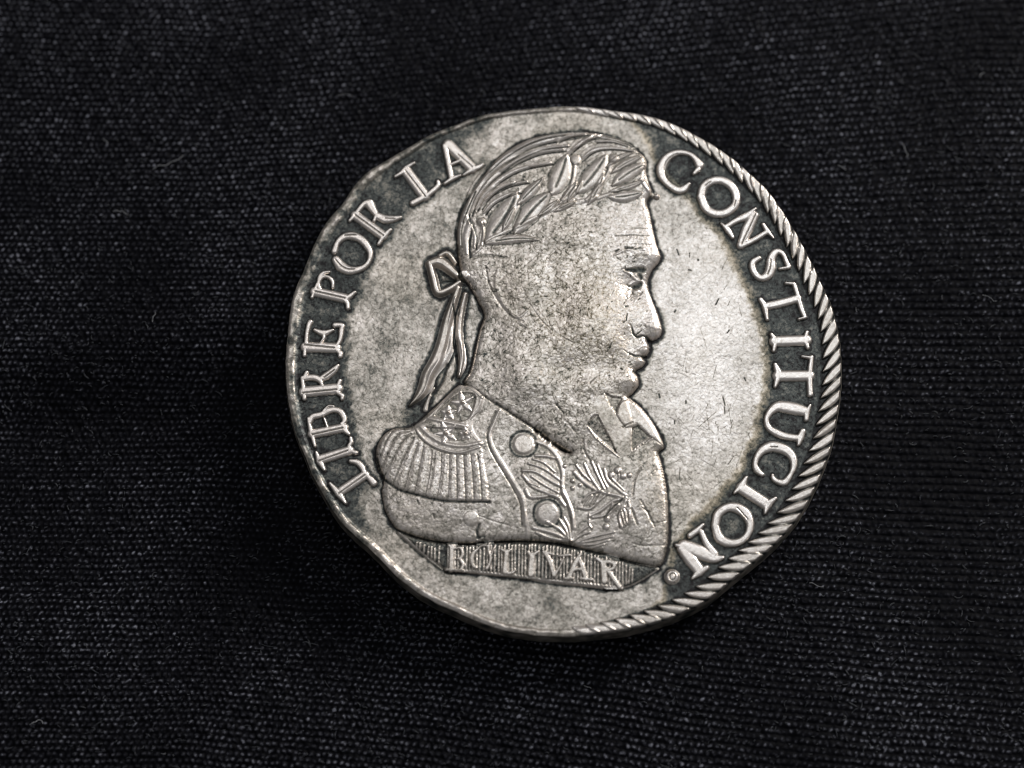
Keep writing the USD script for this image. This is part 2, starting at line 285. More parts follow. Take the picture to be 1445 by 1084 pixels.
# ---- legend letters
LETTERS = [
 ('L of LIBRE', [('P2', [(745, 740), (1140, 475)], 125), ('P2', [(545, 620), (690, 790), (810, 955)], [40, 95, 40]),
   ('P2', [(895, 240), (1010, 262), (1095, 350), (1130, 440), (1180, 490), (1240, 550), (1290, 610)], [55, 80, 80, 65, 65, 85, 95])], [('P2', [(690, 800), (1140, 480)], 16)]),
 ('I of LIBRE', [('P2', [(400, 205), (870, 60)], 130), ('P2', [(310, 90), (370, 240), (450, 390)], [40, 95, 45]),
   ('P1', [(895, 690), (905, 765), (870, 840), (905, 905), (985, 942)], [50, 62, 62, 65, 65])], [('P2', [(350, 245), (850, 65)], 18)]),
 ('B of LIBRE', [('P1', [(240, 618), (780, 512)], 125), ('P1', [(180, 360), (190, 440), (230, 600), (290, 830)], [50, 50, 75, 45]), ('P1', [(745, 450), (790, 545), (865, 625)], [60, 85, 50]),
   ('P1', [(200, 420), (250, 330), (400, 290), (560, 215), (700, 225), (775, 320), (790, 400), (750, 462)], [75, 85, 85, 85, 80, 75, 75, 60]), ('P1', [(450, 360), (500, 500)], 36),
   ('P1', [(430, 235), (520, 150), (600, 150)], 38)], [('P1', [(240, 640), (760, 522)], 24)]),
 ('R of LIBRE', [('P3', [(225, 625), (785, 572)], 150), ('P3', [(195, 390), (215, 600), (230, 745)], 62), ('P3', [(835, 440), (795, 555), (790, 630), (870, 690), (872, 745)], [62, 72, 62, 62, 55]),
   ('P3', [(270, 300), (225, 390)], 60), ('P3', [(235, 400), (330, 382), (430, 392), (500, 440), (530, 510)], [75, 85, 90, 72, 45]), ('P3', [(480, 412), (600, 360), (740, 250), (800, 180)], [60, 112, 92, 52])],
   [('P3', [(200, 652), (780, 592)], 22), ('P3', [(560, 395), (740, 262)], 20)]),
 ('E of LIBRE', [('P4', [(250, 585), (765, 600)], 140), ('P4', [(242, 560), (232, 730)], 58), ('P4', [(258, 545), (275, 350), (305, 220), (330, 165)], [62, 62, 72, 80]),
   ('P4', [(505, 520), (560, 440), (560, 370)], [30, 55, 60]), ('P4', [(410, 300), (560, 350), (715, 300)], [50, 95, 45]),
   ('P4', [(790, 560), (840, 450), (860, 300), (872, 215), (750, 215)], [62, 62, 75, 60, 80]), ('P4', [(760, 620), (840, 690), (840, 735)], [62, 75, 75])], [('P4', [(220, 552), (740, 606)], 22)]),
 ('P of POR', [('P5', [(285, 545), (805, 660)], 132), ('P5', [(325, 430), (240, 645)], 52), ('P5', [(965, 560), (880, 628), (805, 685), (842, 750), (850, 825)], [50, 72, 72, 62, 62]),
   ('P5', [(370, 505), (345, 420), (390, 325), (470, 292), (550, 325), (592, 395), (592, 480)], [65, 62, 62, 48, 55, 52, 45]), ('P5', [(350, 390), (380, 290), (440, 235), (535, 215)], [60, 65, 60, 40])],
   [('P5', [(290, 548), (800, 662)], 22)]),
 ('O of POR', [('P6', [(258, 530), (310, 385), (420, 285), (560, 262), (700, 315), (800, 415), (868, 545), (852, 680), (770, 785), (640, 838), (500, 845), (370, 780), (285, 670)],
   [85, 72, 95, 115, 105, 95, 80, 62, 72, 92, 125, 145, 110])], [('P6', [(275, 670), (370, 775), (480, 830), (600, 832)], 20), ('P6', [(430, 262), (630, 250)], 22)]),
 ('R of POR', [('P7', [(255, 395), (725, 740)], 132), ('P7', [(160, 490), (240, 400), (400, 205), (510, 165)], [50, 62, 72, 75]), ('P7', [(490, 195), (540, 280), (600, 370), (640, 420)], [130, 105, 80, 90]),
   ('P7', [(605, 400), (575, 490)], 52), ('P7', [(640, 410), (760, 460), (900, 455), (1020, 430)], [105, 125, 95, 52]), ('P7', [(850, 640), (775, 715), (710, 790), (650, 885)], [50, 75, 65, 52])],
   [('P7', [(250, 395), (730, 745)], 25), ('P7', [(760, 450), (930, 462)], 16)]),
 ('L of LA', [('P8', [(280, 310), (590, 725)], 145), ('P8', [(90, 402), (200, 335), (280, 250), (410, 170)], [40, 65, 65, 42]),
   ('P8', [(385, 850), (520, 780), (640, 712), (760, 615), (822, 545), (812, 480)], [82, 85, 72, 75, 72, 48])], [('P8', [(265, 310), (600, 742)], 25)]),
 ('A of LA', [('Q1', [(270, 240), (330, 520), (385, 790)], 78), ('Q1', [(330, 210), (520, 400), (740, 620)], 142), ('Q1', [(360, 565), (535, 490)], 48),
   ('Q1', [(270, 880), (390, 800), (530, 742)], [42, 65, 42]), ('Q1', [(590, 735), (740, 640), (860, 592), (920, 552)], [36, 85, 75, 42])], [('Q1', [(490, 385), (740, 602)], 16)]),
 ('C of CONSTITUCION, first', [('Q2', [(870, 440), (795, 335), (700, 258), (545, 225), (400, 262), (290, 350), (225, 480), (222, 600), (275, 705), (380, 800), (500, 865), (600, 850), (690, 765)],
   [120, 72, 62, 75, 100, 125, 135, 105, 85, 85, 105, 110, 52]), ('Q2', [(845, 520), (775, 590)], [80, 50])], [('Q2', [(500, 250), (390, 300), (295, 400), (262, 540)], 16)]),
 ('O of CONSTITUCION, first', [('M', [(430, 560), (450, 492), (512, 452), (580, 452), (640, 492), (670, 555), (660, 620), (600, 668), (530, 675), (465, 640), (430, 560)], 45)], [('Q2', [(960, 800), (1060, 730)], 14), ('Q3', [(400, 90), (370, 190)], 18)]),
 ('N of CONSTITUCION, first', [('Q3', [(235, 530), (420, 420), (590, 345), (735, 225)], [72, 82, 112, 42]), ('Q3', [(720, 335), (600, 570), (490, 840)], [120, 155, 112]), ('Q3', [(500, 850), (700, 758), (930, 620)], [85, 72, 72]),
   ('Q3', [(150, 470), (270, 585), (350, 710)], [26, 85, 52]), ('Q3', [(870, 490), (940, 600), (1045, 725)], [52, 65, 30])], [('Q3', [(742, 310), (500, 830)], 20)]),
 ('S of CONSTITUCION', [('Q4', [(372, 280), (275, 350), (272, 460), (330, 565), (430, 615), (535, 555), (580, 430), (585, 300), (640, 195), (710, 165), (785, 215), (835, 320), (880, 430)],
   [72, 92, 88, 85, 95, 130, 145, 120, 105, 80, 62, 62, 72]), ('Q4', [(885, 440), (735, 462)], [55, 45])], [('Q4', [(575, 310), (562, 450), (520, 560)], 20)]),
 ('T of CONSTITUCION, first', [('Q5', [(250, 375), (500, 325), (790, 245)], [112, 118, 115]), ('Q5', [(160, 260), (235, 380), (275, 600)], [62, 85, 50]), ('Q5', [(735, 10), (785, 170), (850, 400), (915, 565)], [62, 65, 75, 62]),
   ('Q5', [(590, -15), (725, -5)], [40, 55]), ('Q5', [(910, 575), (815, 595)], 42)], []),
 ('I of CONSTITUCION, first', [('Q5', [(400, 968), (940, 952)], 145), ('Q5', [(345, 850), (410, 970), (385, 1130)], [45, 90, 50]), ('Q5', [(950, 820), (925, 950), (965, 1080)], [58, 75, 58])], []),
 ('T of CONSTITUCION, second', [('Q6', [(340, 592), (870, 590)], 145), ('Q6', [(290, 400), (345, 570), (290, 775)], [52, 115, 50]), ('Q6', [(910, 280), (880, 580), (888, 910)], [62, 80, 82]), ('Q6', [(745, 265), (890, 290)], [35, 50])], []),
 ('U of CONSTITUCION', [('Q7', [(905, 290), (760, 255), (600, 225), (450, 215), (335, 300), (265, 430), (300, 570), (420, 655), (560, 712), (720, 742), (810, 745)], [135, 165, 165, 140, 100, 72, 82, 100, 100, 95, 90]),
   ('Q7', [(1005, 195), (950, 320), (940, 430)], [42, 85, 72]), ('Q7', [(880, 635), (840, 740), (808, 860)], [82, 105, 52])], []),
 ('C of CONSTITUCION, second', [('Q8', [(430, 590), (345, 520), (312, 420), (340, 300), (430, 180), (580, 112), (720, 130), (850, 185), (948, 300), (968, 440), (920, 580), (815, 720), (700, 712), (620, 660), (605, 600)],
   [62, 92, 72, 82, 112, 145, 145, 128, 108, 90, 65, 100, 72, 62, 42])], [('Q8', [(570, 125), (690, 125)], 14)]),
 ('I of CONSTITUCION, second', [('R1', [(560, 335), (980, 610)], 150), ('R1', [(640, 160), (565, 300), (440, 420)], [52, 115, 40]), ('R1', [(1135, 515), (1010, 620), (960, 765)], [52, 112, 40])], []),
 ('O of CONSTITUCION, second', [('J', [(430, 680), (450, 602), (512, 557), (580, 560), (640, 602), (668, 670), (650, 742), (600, 788), (530, 798), (460, 765), (430, 680)], [42, 45, 46, 54, 54, 42, 36, 40, 45, 50, 42])], [('R1', [(490, 680), (660, 870)], 22)]),
 ('N of CONSTITUCION, second', [('R2', [(840, 240), (930, 440), (1060, 620)], [72, 85, 112]), ('R2', [(650, 300), (760, 220), (865, 120)], [82, 82, 50]), ('R2', [(550, 480), (800, 580), (1050, 690), (1200, 680)], [170, 195, 130, 60]),
   ('R2', [(510, 530), (650, 700), (790, 880)], [130, 165, 150]), ('R2', [(930, 850), (800, 930), (685, 1035)], [72, 112, 40]), ('R2', [(415, 468), (480, 480)], [50, 60])], []),
]
lmask = np.zeros((N, N))
for name, strokes, cuts in LETTERS:
    pid = part('letter', None, 'raised letter ' + name)
    for v, pts, w in strokes:
        ridge(v, pts, np.asarray(w, float) * 1.34, 0.20, pid, z=0.28, flat=-1, base=FIELD0, mode='max', clean=1.0)
        win, q = stroke_q(at(v, pts, 0.28), wid(v, w)); lmask[win] = np.maximum(lmask[win], q < 1)
    for v, pts, w in cuts:
        groove(v, pts, w, 0.10, z=0.28, tone=0.75)
pid = part('stop', None, 'round raised stop after the legend')
c0 = at('R2', [(345, 1005)], 0.25); rr = wid('R2', 132); win = window(c0, rr + 0.1); q = np.hypot(GX[win] - c0[0, 0], GY[win] - c0[0, 1]) / rr
Hh[win] += 0.20 * sstep(1 - q, 0, 0.4); LAB[win][q < 1] = pid; CLEAN[win] = np.maximum(CLEAN[win], 0.9 * sstep(1 - q, 0, .2))
groove('R2', [(310, 1050), (300, 990), (345, 950), (395, 985), (385, 1045), (330, 1065)], 26, 0.06, z=0.25, tone=0.8)
lmask[LAB == pid] = 1

# ---- the portrait's ground shapes
HEAD = [(647, 365), (645, 337), (645.5, 321), (651, 298), (664, 273), (680, 250), (695, 229), (713.6, 212.7), (736.5, 199), (759, 191), (784, 187), (819.5, 184.6), (845, 186.7), (871, 194), (890, 202), (900.4, 211),
        (909, 219), (913, 229), (912, 242), (916, 256), (920, 270), (913, 283), (917, 298), (922, 322), (927.5, 345), (932.5, 359), (929.5, 369), (921.5, 378), (915.5, 390.6), (915, 403), (921, 421.7), (927.5, 438), (932.5, 453),
        (934.5, 465), (930.5, 474), (922, 478.5), (914.5, 479), (917, 488), (915, 497.5), (908, 503), (911, 509), (906, 516), (897, 522), (900.5, 531), (901.5, 542), (893, 553.5), (886, 563), (893, 600), (884, 636), (850, 642), (808, 638),
        (780, 624), (749, 601), (707, 576), (682, 558.5), (655, 541), (664, 519), (670, 492), (676, 465), (683, 443), (676, 426), (662, 401), (652, 387)]
COAT = [(653, 541), (682, 558), (707, 576), (749, 601), (780, 624), (808, 637), (868, 610), (884, 562), (893, 563), (908, 576), (924, 598), (937.5, 627), (930, 637), (934.6, 653), (939.8, 678), (943, 707), (944, 740), (943, 763), (939.5, 781), (930, 797.5),
        (895.7, 791.7), (864.6, 783.4), (833, 775), (803, 767.5), (779, 763.7), (743.5, 761.6), (695.7, 762.7), (656, 765.8), (612.7, 761.6), (581.5, 754), (561, 746), (551, 734), (543, 718), (539.5, 702), (538.5, 690), (541, 677), (533, 659.6),
        (529.7, 641), (533, 624), (543, 610), (557.8, 602.5), (572.3, 601.5), (583, 599), (600, 584), (624.5, 561.5), (641, 546)]
BAND = [(560, 748), (581.5, 756), (612.7, 763.6), (656, 768), (695.7, 765), (743.5, 764), (779, 766), (803, 770), (833, 777), (864.6, 785.4), (895.7, 794), (929, 800), (921, 809), (898, 823), (878, 830), (856, 831), (823, 827), (781.5, 821), (740, 816),
        (685, 810), (640, 806.5), (627, 803), (602.3, 785.5), (581.5, 769)]
part_face = part('face', None, 'worn face and neck in profile, turned to the right')
part_hair = part('hair', None, 'combed hair above and behind the laurel')
part_coat = part('coat', None, 'embroidered high-collared uniform coat of the portrait')
part_band = part('name_band', None, 'hatched edge under the bust, lettered BOLIVAR')
BASE0 = Hh.copy()
def body(poly, h1, e1, h2, e2, pid, z):
    win, d = inside(P(poly, z), True, 4)
    dd = np.maximum(d, 0)
    f = h1 * (1 - np.exp(-dd / e1 * 1.5)) + h2 * (1 - np.exp(-dd / e2))
    Hh[win] = np.where(d > 0, FIELD0[win] * np.exp(-dd / 0.3) + f, Hh[win])
    LAB[win][d > 0] = pid
    return win, d
wb, db = body(BAND, 0.20, 0.16, 0.0, 2.0, part_band, 0.25)
wc, dc = inside(P(COAT, 0.45), True, 4)
wh, dh = inside(P(HEAD, 0.45), True, 4)
whole = np.zeros((N, N), bool)
whole[wc] |= dc > 0; whole[wh] |= dh > 0
LAB[wc] = np.where(dc > 0, part_coat, LAB[wc]); LAB[wh] = np.where(dh > 0, part_face, LAB[wh])
dW = ndi.distance_transform_edt(whole) * CELL
Hh = np.where(whole, FIELD0 * np.exp(-dW / 0.3) + 0.36 * (1 - np.exp(-dW / 0.10)) + 0.24 * (1 - np.exp(-dW / 2.6)), Hh)
cq = P([(850, 632)], 0.5)[0]
Hh[wh] += 0.07 * (1 - np.exp(-np.maximum(dh, 0) / 0.2)) * (1 - np.exp(-(((GX[wh] - cq[0]) / 2.4) ** 2 + ((GY[wh] - cq[1]) / 1.6) ** 2) ** 2))
bust_mask = whole.copy()
bust_mask[wb] |= db > 0
def lump(c, r, h, r2=None):
    c0 = P([c], 0.55)[0]; r2 = r2 or r
    Hh[:] += h * np.exp(-((GX - c0[0]) / (r / PXMM)) ** 2 - ((GY - c0[1]) / (r2 / PXMM)) ** 2)
# modelling of the face
y_face = lambda c: c[1] < 560
for c, r, h, r2 in (((838, 448), 44, 0.13, 42), ((892, 404), 17, -0.13, 18), ((900, 352), 26, 0.08, 22), ((921, 455), 10, 0.07, 20), ((884, 536), 17, 0.09, 15), ((800, 520), 46, -0.07, 18), ((742, 400), 24, 0.07, 32),
                    ((886, 480), 13, -0.05, 16), ((745, 535), 34, 0.12, 30), ((866, 482), 18, 0.05, 20), ((810, 330), 50, 0.07, 24), ((790, 420), 22, -0.06, 40), ((700, 480), 22, -0.07, 60), ((835, 545), 24, 0.06, 14), ((640, 715), 70, 0.05, 30), ((690, 720), 30, -0.05, 40), ((900, 700), 34, 0.08, 60), ((720, 660), 18, -0.06, 50)):
    lump(c, r, (1.5 if y_face(c) else 1.5) * h, r2)
# toned line where the portrait meets the field, and around the legend
d_out = ndi.distance_transform_edt(~bust_mask) * CELL
d_let = ndi.distance_transform_edt(lmask < 0.5) * CELL

# hair polygon, cut out of the head
HAIR = [(647, 365), (644, 337), (644.5, 321), (650, 297), (663, 272), (679, 249), (694, 228), (713, 212), (736, 198), (759, 190), (784, 186), (819.5, 183.6), (845, 185.7), (871, 193), (890, 201), (902, 211), (896, 217), (860, 213), (838, 226),
        (822, 235), (800, 226), (780, 240), (775, 262), (750, 266), (735, 285), (715, 300), (695, 320), (685, 345), (672, 358), (660, 362)]
win, d = inside(P(HAIR, 0.5)); LAB[win][(d > 0) & (LAB[win] == part_face)] = part_hair
Hh[win] -= 0.02 * sstep(d, 0, 0.3)
TONE[win] = np.maximum(TONE[win], 0.2 * sstep(d, -0.1, 0.25))
LOCKS = [('A', [(455, 830), (515, 650), (610, 510), (755, 395), (900, 315), (1080, 265), (1280, 232)], 48), ('A', [(495, 775), (555, 640), (655, 525), (800, 430), (960, 362), (1130, 338)], 40),
         ('A', [(535, 745), (600, 640), (715, 535), (850, 470), (1045, 430)], 36), ('A', [(565, 735), (640, 645), (755, 585), (885, 560)], 34), ('A', [(590, 775), (650, 705), (740, 655), (830, 628)], 32),
         ('A', [(700, 492), (820, 408), (980, 338), (1165, 312)], 26), ('A', [(620, 480), (740, 378), (880, 300), (1040, 245), (1200, 222)], 30), ('A', [(790, 350), (930, 280), (1100, 240), (1300, 218)], 24),
         ('A', [(430, 990), (425, 880), (455, 770), (520, 610)], 34), ('A', [(475, 1050), (470, 940), (490, 850), (470, 790)], 60), ('A', [(525, 1010), (530, 930), (505, 850)], 34), ('A', [(575, 835), (590, 900), (575, 990)], 30),
         ('A', [(600, 690), (690, 610), (800, 560)], 24), ('A', [(900, 460), (980, 448), (1045, 437)], 24),
         ('B', [(130, 345), (215, 275), (330, 252), (480, 288), (575, 335)], 34), ('B', [(195, 405), (280, 345), (400, 330), (565, 350)], 34), ('B', [(100, 372), (180, 305), (275, 240)], 30), ('B', [(30, 285), (110, 250), (240, 228)], 28),
         ('B', [(290, 285), (400, 285), (520, 318)], 24), ('B', [(330, 235), (440, 262), (540, 305)], 26), ('B', [(160, 330), (240, 275), (330, 235)], 22)]
for v, pts, w in LOCKS:
    pid = part('hair_lock', part_hair)
    ridge(v, pts, np.interp(np.linspace(0, 1, len(pts)), [0, .15, .6, 1], [.35, 1, 1, .3]) * w * 1.2, 0.12, pid, z=0.55, flat=0.1, clean=0.85, n=5)
    for sgn in (-0.75, 0.9):
        ridge(v, [(x - sgn * w * .6, y - sgn * w * .75) for x, y in pts], np.interp(np.linspace(0, 1, len(pts)), [0, .15, .6, 1], [.3, 1, 1, .3]) * w * 0.45, 0.05, None, z=0.55, flat=0, clean=0.45, n=5)
    # the cut beside the lock
    off = [(x + 0.42 * w, y + 0.42 * w) for x, y in pts]
    groove(v, off, w * 0.5, 0.06, z=0.55, tone=1.0, n=5)
# laurel wreath
part_wreath = part('laurel_wreath', None, 'laurel wreath tied round the head')
ridge('A', [(520, 1050), (620, 962), (740, 905), (900, 830), (1060, 752), (1200, 690)], [30, 34, 34, 34, 32, 30], 0.08, part_wreath, z=0.6, flat=0, clean=0.5)
ridge('B', [(60, 735), (180, 700), (290, 675), (400, 640)], [34, 40, 40, 24], 0.08, part_wreath, z=0.6, flat=0, clean=0.5)
LEAVES = [('A', (605, 970), (815, 640), 150, .05), ('A', (800, 920), (1045, 640), 120, -.04), ('A', (820, 720), (1000, 535), 66, 0), ('A', (1055, 650), (1155, 380), 125, .03), ('A', (720, 900), (800, 740), 46, 0),
          ('B', (165, 640), (365, 380), 118, .04), ('B', (240, 720), (345, 500), 50, .06), ('B', (400, 505), (612, 385), 52, -.05), ('B', (405, 590), (640, 435), 84, -.04), ('B', (385, 632), (625, 548), 46, .03), ('B', (380, 668), (608, 632), 74, .05),
          ('B', (40, 720), (165, 560), 52, .05), ('B', (360, 470), (560, 360), 34, -.08), ('D', (605, 120), (960, 95), 64, -.06), ('A', (1160, 700), (1260, 560), 40, 0), ('A', (960, 800), (1100, 690), 40, 0), ('A', (1070, 770), (1215, 700), 36, 0)]
for v, a, b, w, bd in LEAVES:
    leaf(v, a, b, w, 0.10, part('laurel_leaf', part_wreath), bend=bd)
for v, c, r, st in (('B', (155, 412), 40, [(150, 450), (135, 560), (70, 690)]), ('B', (415, 405), 34, [(400, 440), (345, 555), (225, 690)]), ('A', (575, 832), 30, [(590, 870), (590, 960)])):
    pid = part('laurel_berry', part_wreath)
    ridge(v, st, 24, 0.09, pid, z=0.6, flat=0, clean=0.6); bead(v, c, r, 0.12, pid, z=0.6, tone=0.6)
ridge('B', [(600, 545), (650, 610), (690, 650)], [40, 48, 30], 0.14, part_wreath, z=0.5, flat=0.2, mode='add', clean=0.7)
bead('B', (708, 652), 20, 0.28, part_wreath, z=0.4, clean=0.8)
groove('B', [(620, 520), (650, 580), (670, 620)], 16, 0.08)
# the face's cut lines
pr = np.random.default_rng(77)
for k in range(70):
    x, y, a = pr.normal(893, 24), pr.uniform(345, 555), pr.uniform(0, 3.14); L = pr.exponential(2.6) + 1.2
    if x < 908: groove('X', [(x, y), (x + L * math.cos(a), y - L * math.sin(a))], pr.uniform(1.6, 3.2), 0.015, z=0.55, tone=pr.uniform(0.4, 0.9))
pid = part('eye', part_face)
ridge('C', [(290, 300), (330, 318), (370, 352), (412, 362)], [16, 24, 22, 14], 0.07, pid, z=0.55, flat=0)
groove('C', [(300, 292), (360, 296), (420, 292)], [18, 50, 60], 0.09, tone=0.85)
groove('C', [(398, 322), (408, 345)], [50, 40], 0.05, tone=0.8)
ridge('C', [(325, 395), (360, 370), (412, 368)], [14, 22, 20], 0.06, pid, z=0.55, flat=0)
groove('C', [(352, 408), (385, 400), (405, 385)], [40, 55, 34], 0.08, tone=0.8)
groove('C', [(345, 450), (375, 455), (400, 450)], [24, 36, 26], 0.05, tone=0.55)
bead('C', (375, 440), 26, 0.06, pid, z=0.55, clean=0.3)
groove('C', [(310, 395), (330, 400)], 26, 0.04, tone=0.6)
pid = part('eyebrow', part_face)
ridge('C', [(225, 195), (300, 160), (370, 150), (430, 160)], [14, 26, 26, 14], 0.04, pid, z=0.55, flat=0)
for v, pts, w, h, t in (('C', [(230, 65), (350, 58), (470, 62)], 11, .035, .6), ('C', [(360, 115), (420, 120), (475, 122)], 10, .03, .45), ('C', [(345, 8), (470, 12)], 10, .03, .5), ('C', [(235, 170), (255, 158)], 18, .04, .8), ('C', [(300, 145), (345, 148)], 26, .05, .8),
                        ('C', [(370, 155), (405, 145)], 20, .04, .7), ('C', [(245, 215), (268, 228)], 16, .03, .7),
                        ('C', [(345, 690), (355, 728), (380, 748), (420, 738), (455, 758)], 20, .07, .85), ('C', [(330, 862), (372, 876), (440, 872)], 20, .07, .85), ('C', [(445, 745), (475, 770), (470, 800)], 22, .06, .8),
                        ('C', [(300, 545), (318, 540)], 16, .03, .8), ('C', [(312, 595), (306, 640)], 14, .03, .85), ('C', [(180, 850), (205, 800)], 18, .03, .6), ('C', [(60, 1060), (105, 1020)], 16, .03, .6), ('C', [(360, 975), (395, 1000)], 20, .05, .8),
                        ('D', [(605, 280), (625, 390), (680, 490), (740, 575), (795, 622), (860, 645)], 18, .05, .42), ('D', [(905, 530), (985, 645), (1090, 735), (1200, 795)], 14, .03, .28), ('D', [(1020, 620), (1060, 700), (1140, 760)], 12, .02, .25),
                        ('D', [(520, 215), (590, 195), (740, 212)], 26, .05, .5), ('D', [(690, 290), (760, 262), (820, 285)], 12, .02, .25), ('D', [(830, 300), (900, 240), (985, 160)], 12, .02, .3), ('D', [(840, 670), (870, 690)], 26, .05, .6),
                        ('G', [(0, 235), (130, 320), (260, 400), (400, 500), (520, 570)], [22, 22, 20, 14, 5], .09, .7), ('F', [(740, 85), (880, 185), (1000, 270), (1200, 392), (1350, 500), (1440, 550)], [18, 20, 20, 20, 12, 5], .08, .65),
                        ('G', [(400, 240), (440, 280), (460, 310)], 18, .04, .6), ('G', [(500, 380), (540, 430)], 22, .04, .6)):
    groove(v, pts, w, h, z=0.55, tone=t)
pid = part('ear', part_face)
ridge('D', [(690, 290), (672, 370), (700, 470), (760, 560), (830, 610), (885, 570)], [24, 34, 36, 34, 30, 16], 0.05, pid, z=0.6, flat=0)
# hair ribbon with its bow
part_bow = part('hair_ribbon', None, 'ribbon tying the wreath at the nape')
def over(view, pts, w, h, pid, clean=0.55, z=0.35, flat=0.3):
    return ridge(view, pts, w, h, pid, z=z, flat=flat, base=FIELD0, mode='max', clean=clean)
def on_head(view, pts, w, h, pid, clean=0.5):
    return ridge(view, pts, w, h, pid, z=0.6, flat=0.2, clean=clean)
pb = part('bow_loop', part_bow)
over('D', [(292, 190), (345, 172), (400, 240)], [40, 40, 36], 0.26, pb)
pb = part('bow_loop', part_bow)
over('D', [(225, 245), (300, 235), (410, 325)], [70, 95, 60], 0.42, pb)
over('D', [(222, 245), (250, 350), (278, 440), (345, 425), (425, 375)], [56, 64, 60, 56, 48], 0.42, pb)
TONE_hole = groove('D', [(305, 370), (345, 360), (400, 350)], [44, 56, 20], 0.10, z=0.35, tone=0.9)
groove('D', [(290, 300), (350, 320)], 22, 0.05, z=0.4, tone=0.4)
pk = part('bow_knot', part_bow)
over('D', [(455, 320), (470, 335)], [100, 90], 0.60, pk, 0.4)
groove('D', [(418, 290), (430, 345), (490, 385)], 16, 0.08, tone=0.8)
pt = part('ribbon_tail', part_bow)
over('E', [(1235, 120), (1165, 330), (1125, 500), (1085, 610), (1030, 710), (985, 830), (905, 920)], [50, 75, 88, 96, 96, 78, 12], 0.30, pt, 0.45)
ridge('E', [(1215, 190), (1185, 350), (1185, 500), (1140, 600), (1060, 700), (1030, 800), (960, 880)], [26, 40, 52, 72, 70, 56, 12], 0.13, pt, z=0.4, flat=0.1, clean=0.8)
pt2 = part('ribbon_tail', part_bow)
over('E', [(1285, 160), (1250, 330), (1245, 450), (1258, 600), (1240, 720)], [40, 46, 50, 46, 24], 0.26, pt2, 0.6)
ridge('E', [(1285, 160), (1235, 320), (1225, 420), (1265, 520), (1275, 640), (1245, 715)], [20, 36, 40, 34, 28, 18], 0.11, pt2, z=0.4, flat=0, clean=0.95)
ridge('E', [(1070, 800), (1030, 880), (1010, 945)], [16, 20, 34], 0.12, pt2, z=0.3, flat=0, clean=0.9)
for pts, w in (([(1200, 240), (1215, 340), (1205, 500), (1225, 650), (1190, 740)], 22), ([(1160, 640), (1120, 760), (1060, 840)], 34)):
    groove('E', pts, w, 0.08, z=0.3, tone=0.9)
# ---- the coat
part_ep = part('epaulette', None, 'fringed shoulder piece with stars on the coat')
EP = [(360, 395), (250, 395), (175, 470), (148, 590), (165, 690), (210, 745), (300, 815), (400, 850), (520, 880), (640, 902), (760, 912), (915, 905), (880, 640), (865, 520), (800, 440), (790, 350), (860, 250), (872, 195), (800, 130), (690, 125), (520, 305), (410, 375)]
win, d = inside(at('F', EP, 0.5), True)
Hh[win] += 0.08 * (1 - np.exp(-np.maximum(d, 0) / 0.16))
LAB[win][d > 0] = part_ep
pid = part('epaulette_border', part_ep)
for pts, w in (([(395, 385), (490, 495), (600, 552), (720, 572), (850, 535)], 26), ([(445, 385), (520, 460), (620, 512), (740, 528), (860, 508)], 40), ([(410, 380), (520, 305), (690, 125), (790, 128), (868, 195)], 30), ([(868, 195), (850, 260), (795, 345), (800, 430), (862, 515)], 38), ([(505, 335), (640, 368), (760, 392)], 38)):
    ridge('F', pts, w, 0.09, pid, z=0.55, flat=0.1, clean=0.6)
for poly in ([(545, 310), (690, 175), (790, 160), (830, 200), (770, 350), (640, 350)], [(480, 395), (600, 400), (740, 410), (790, 480), (640, 490), (540, 450)]):
    win, d = inside(at('F', poly, 0.55), True)
    Hh[win] -= 0.07 * sstep(d, 0, 0.1); TONE[win] = np.maximum(TONE[win], 0.52 * sstep(d, -0.02, 0.12))
for c, r, rot in (((735, 232), 78, 0.2), ((638, 300), 50, 0.0), ((622, 440), 78, 0.35), ((755, 445), 40, 0.1)):
    pid = part('epaulette_star', part_ep)
    for k in range(5):
        a = rot + k * math.tau / 5 + math.pi / 2
        ridge('F', [c, (c[0] + .5 * r * math.cos(a), c[1] - .5 * r * math.sin(a)), (c[0] + r * math.cos(a), c[1] - r * math.sin(a))], [30, 46, 12], 0.12, pid, z=0.55, flat=0.3, clean=1.0, n=3)
fr = [((365, 400), (250, 405), (165, 560)), ((372, 415), (265, 440), (175, 640)), ((380, 430), (300, 480), (190, 700)), ((392, 455), (330, 540), (225, 745)), ((415, 490), (365, 610), (300, 805)), ((448, 520), (415, 650), (372, 835)), ((490, 545), (470, 680), (440, 858)),
      ((560, 568), (555, 700), (520, 872)), ((620, 585), (615, 720), (600, 888)), ((668, 592), (668, 730), (665, 898)), ((715, 595), (722, 740), (728, 902)), ((765, 590), (775, 740), (785, 905)), ((815, 585), (832, 740), (838, 905)), ((858, 590), (880, 740), (895, 902))]
for k, pts in enumerate(fr):
    ridge('F', pts, [34, 46, 52 if k > 3 else 40], 0.05, part('epaulette_fringe', part_ep), z=0.55, flat=0.1, clean=0.3)
    if k:
        mid = [((a[0] + b[0]) / 2, (a[1] + b[1]) / 2) for a, b in zip(fr[k - 1], pts)]
        groove('F', mid, 13, 0.05, z=0.55, tone=0.5 if k not in (7, 8, 9) else 0.25)
for v, pts, w, h, t in (('F', [(150, 600), (200, 740), (300, 820), (400, 852), (520, 885), (660, 905), (920, 908)], 26, .12, .85), ('F', [(400, 370), (440, 470), (540, 545), (640, 580), (760, 590)], 14, .05, .6), ('F', [(1445, 1000), (1445, 1001)], 2, .0, 0)):
    groove(v, pts, w, h, z=0.55, tone=t)
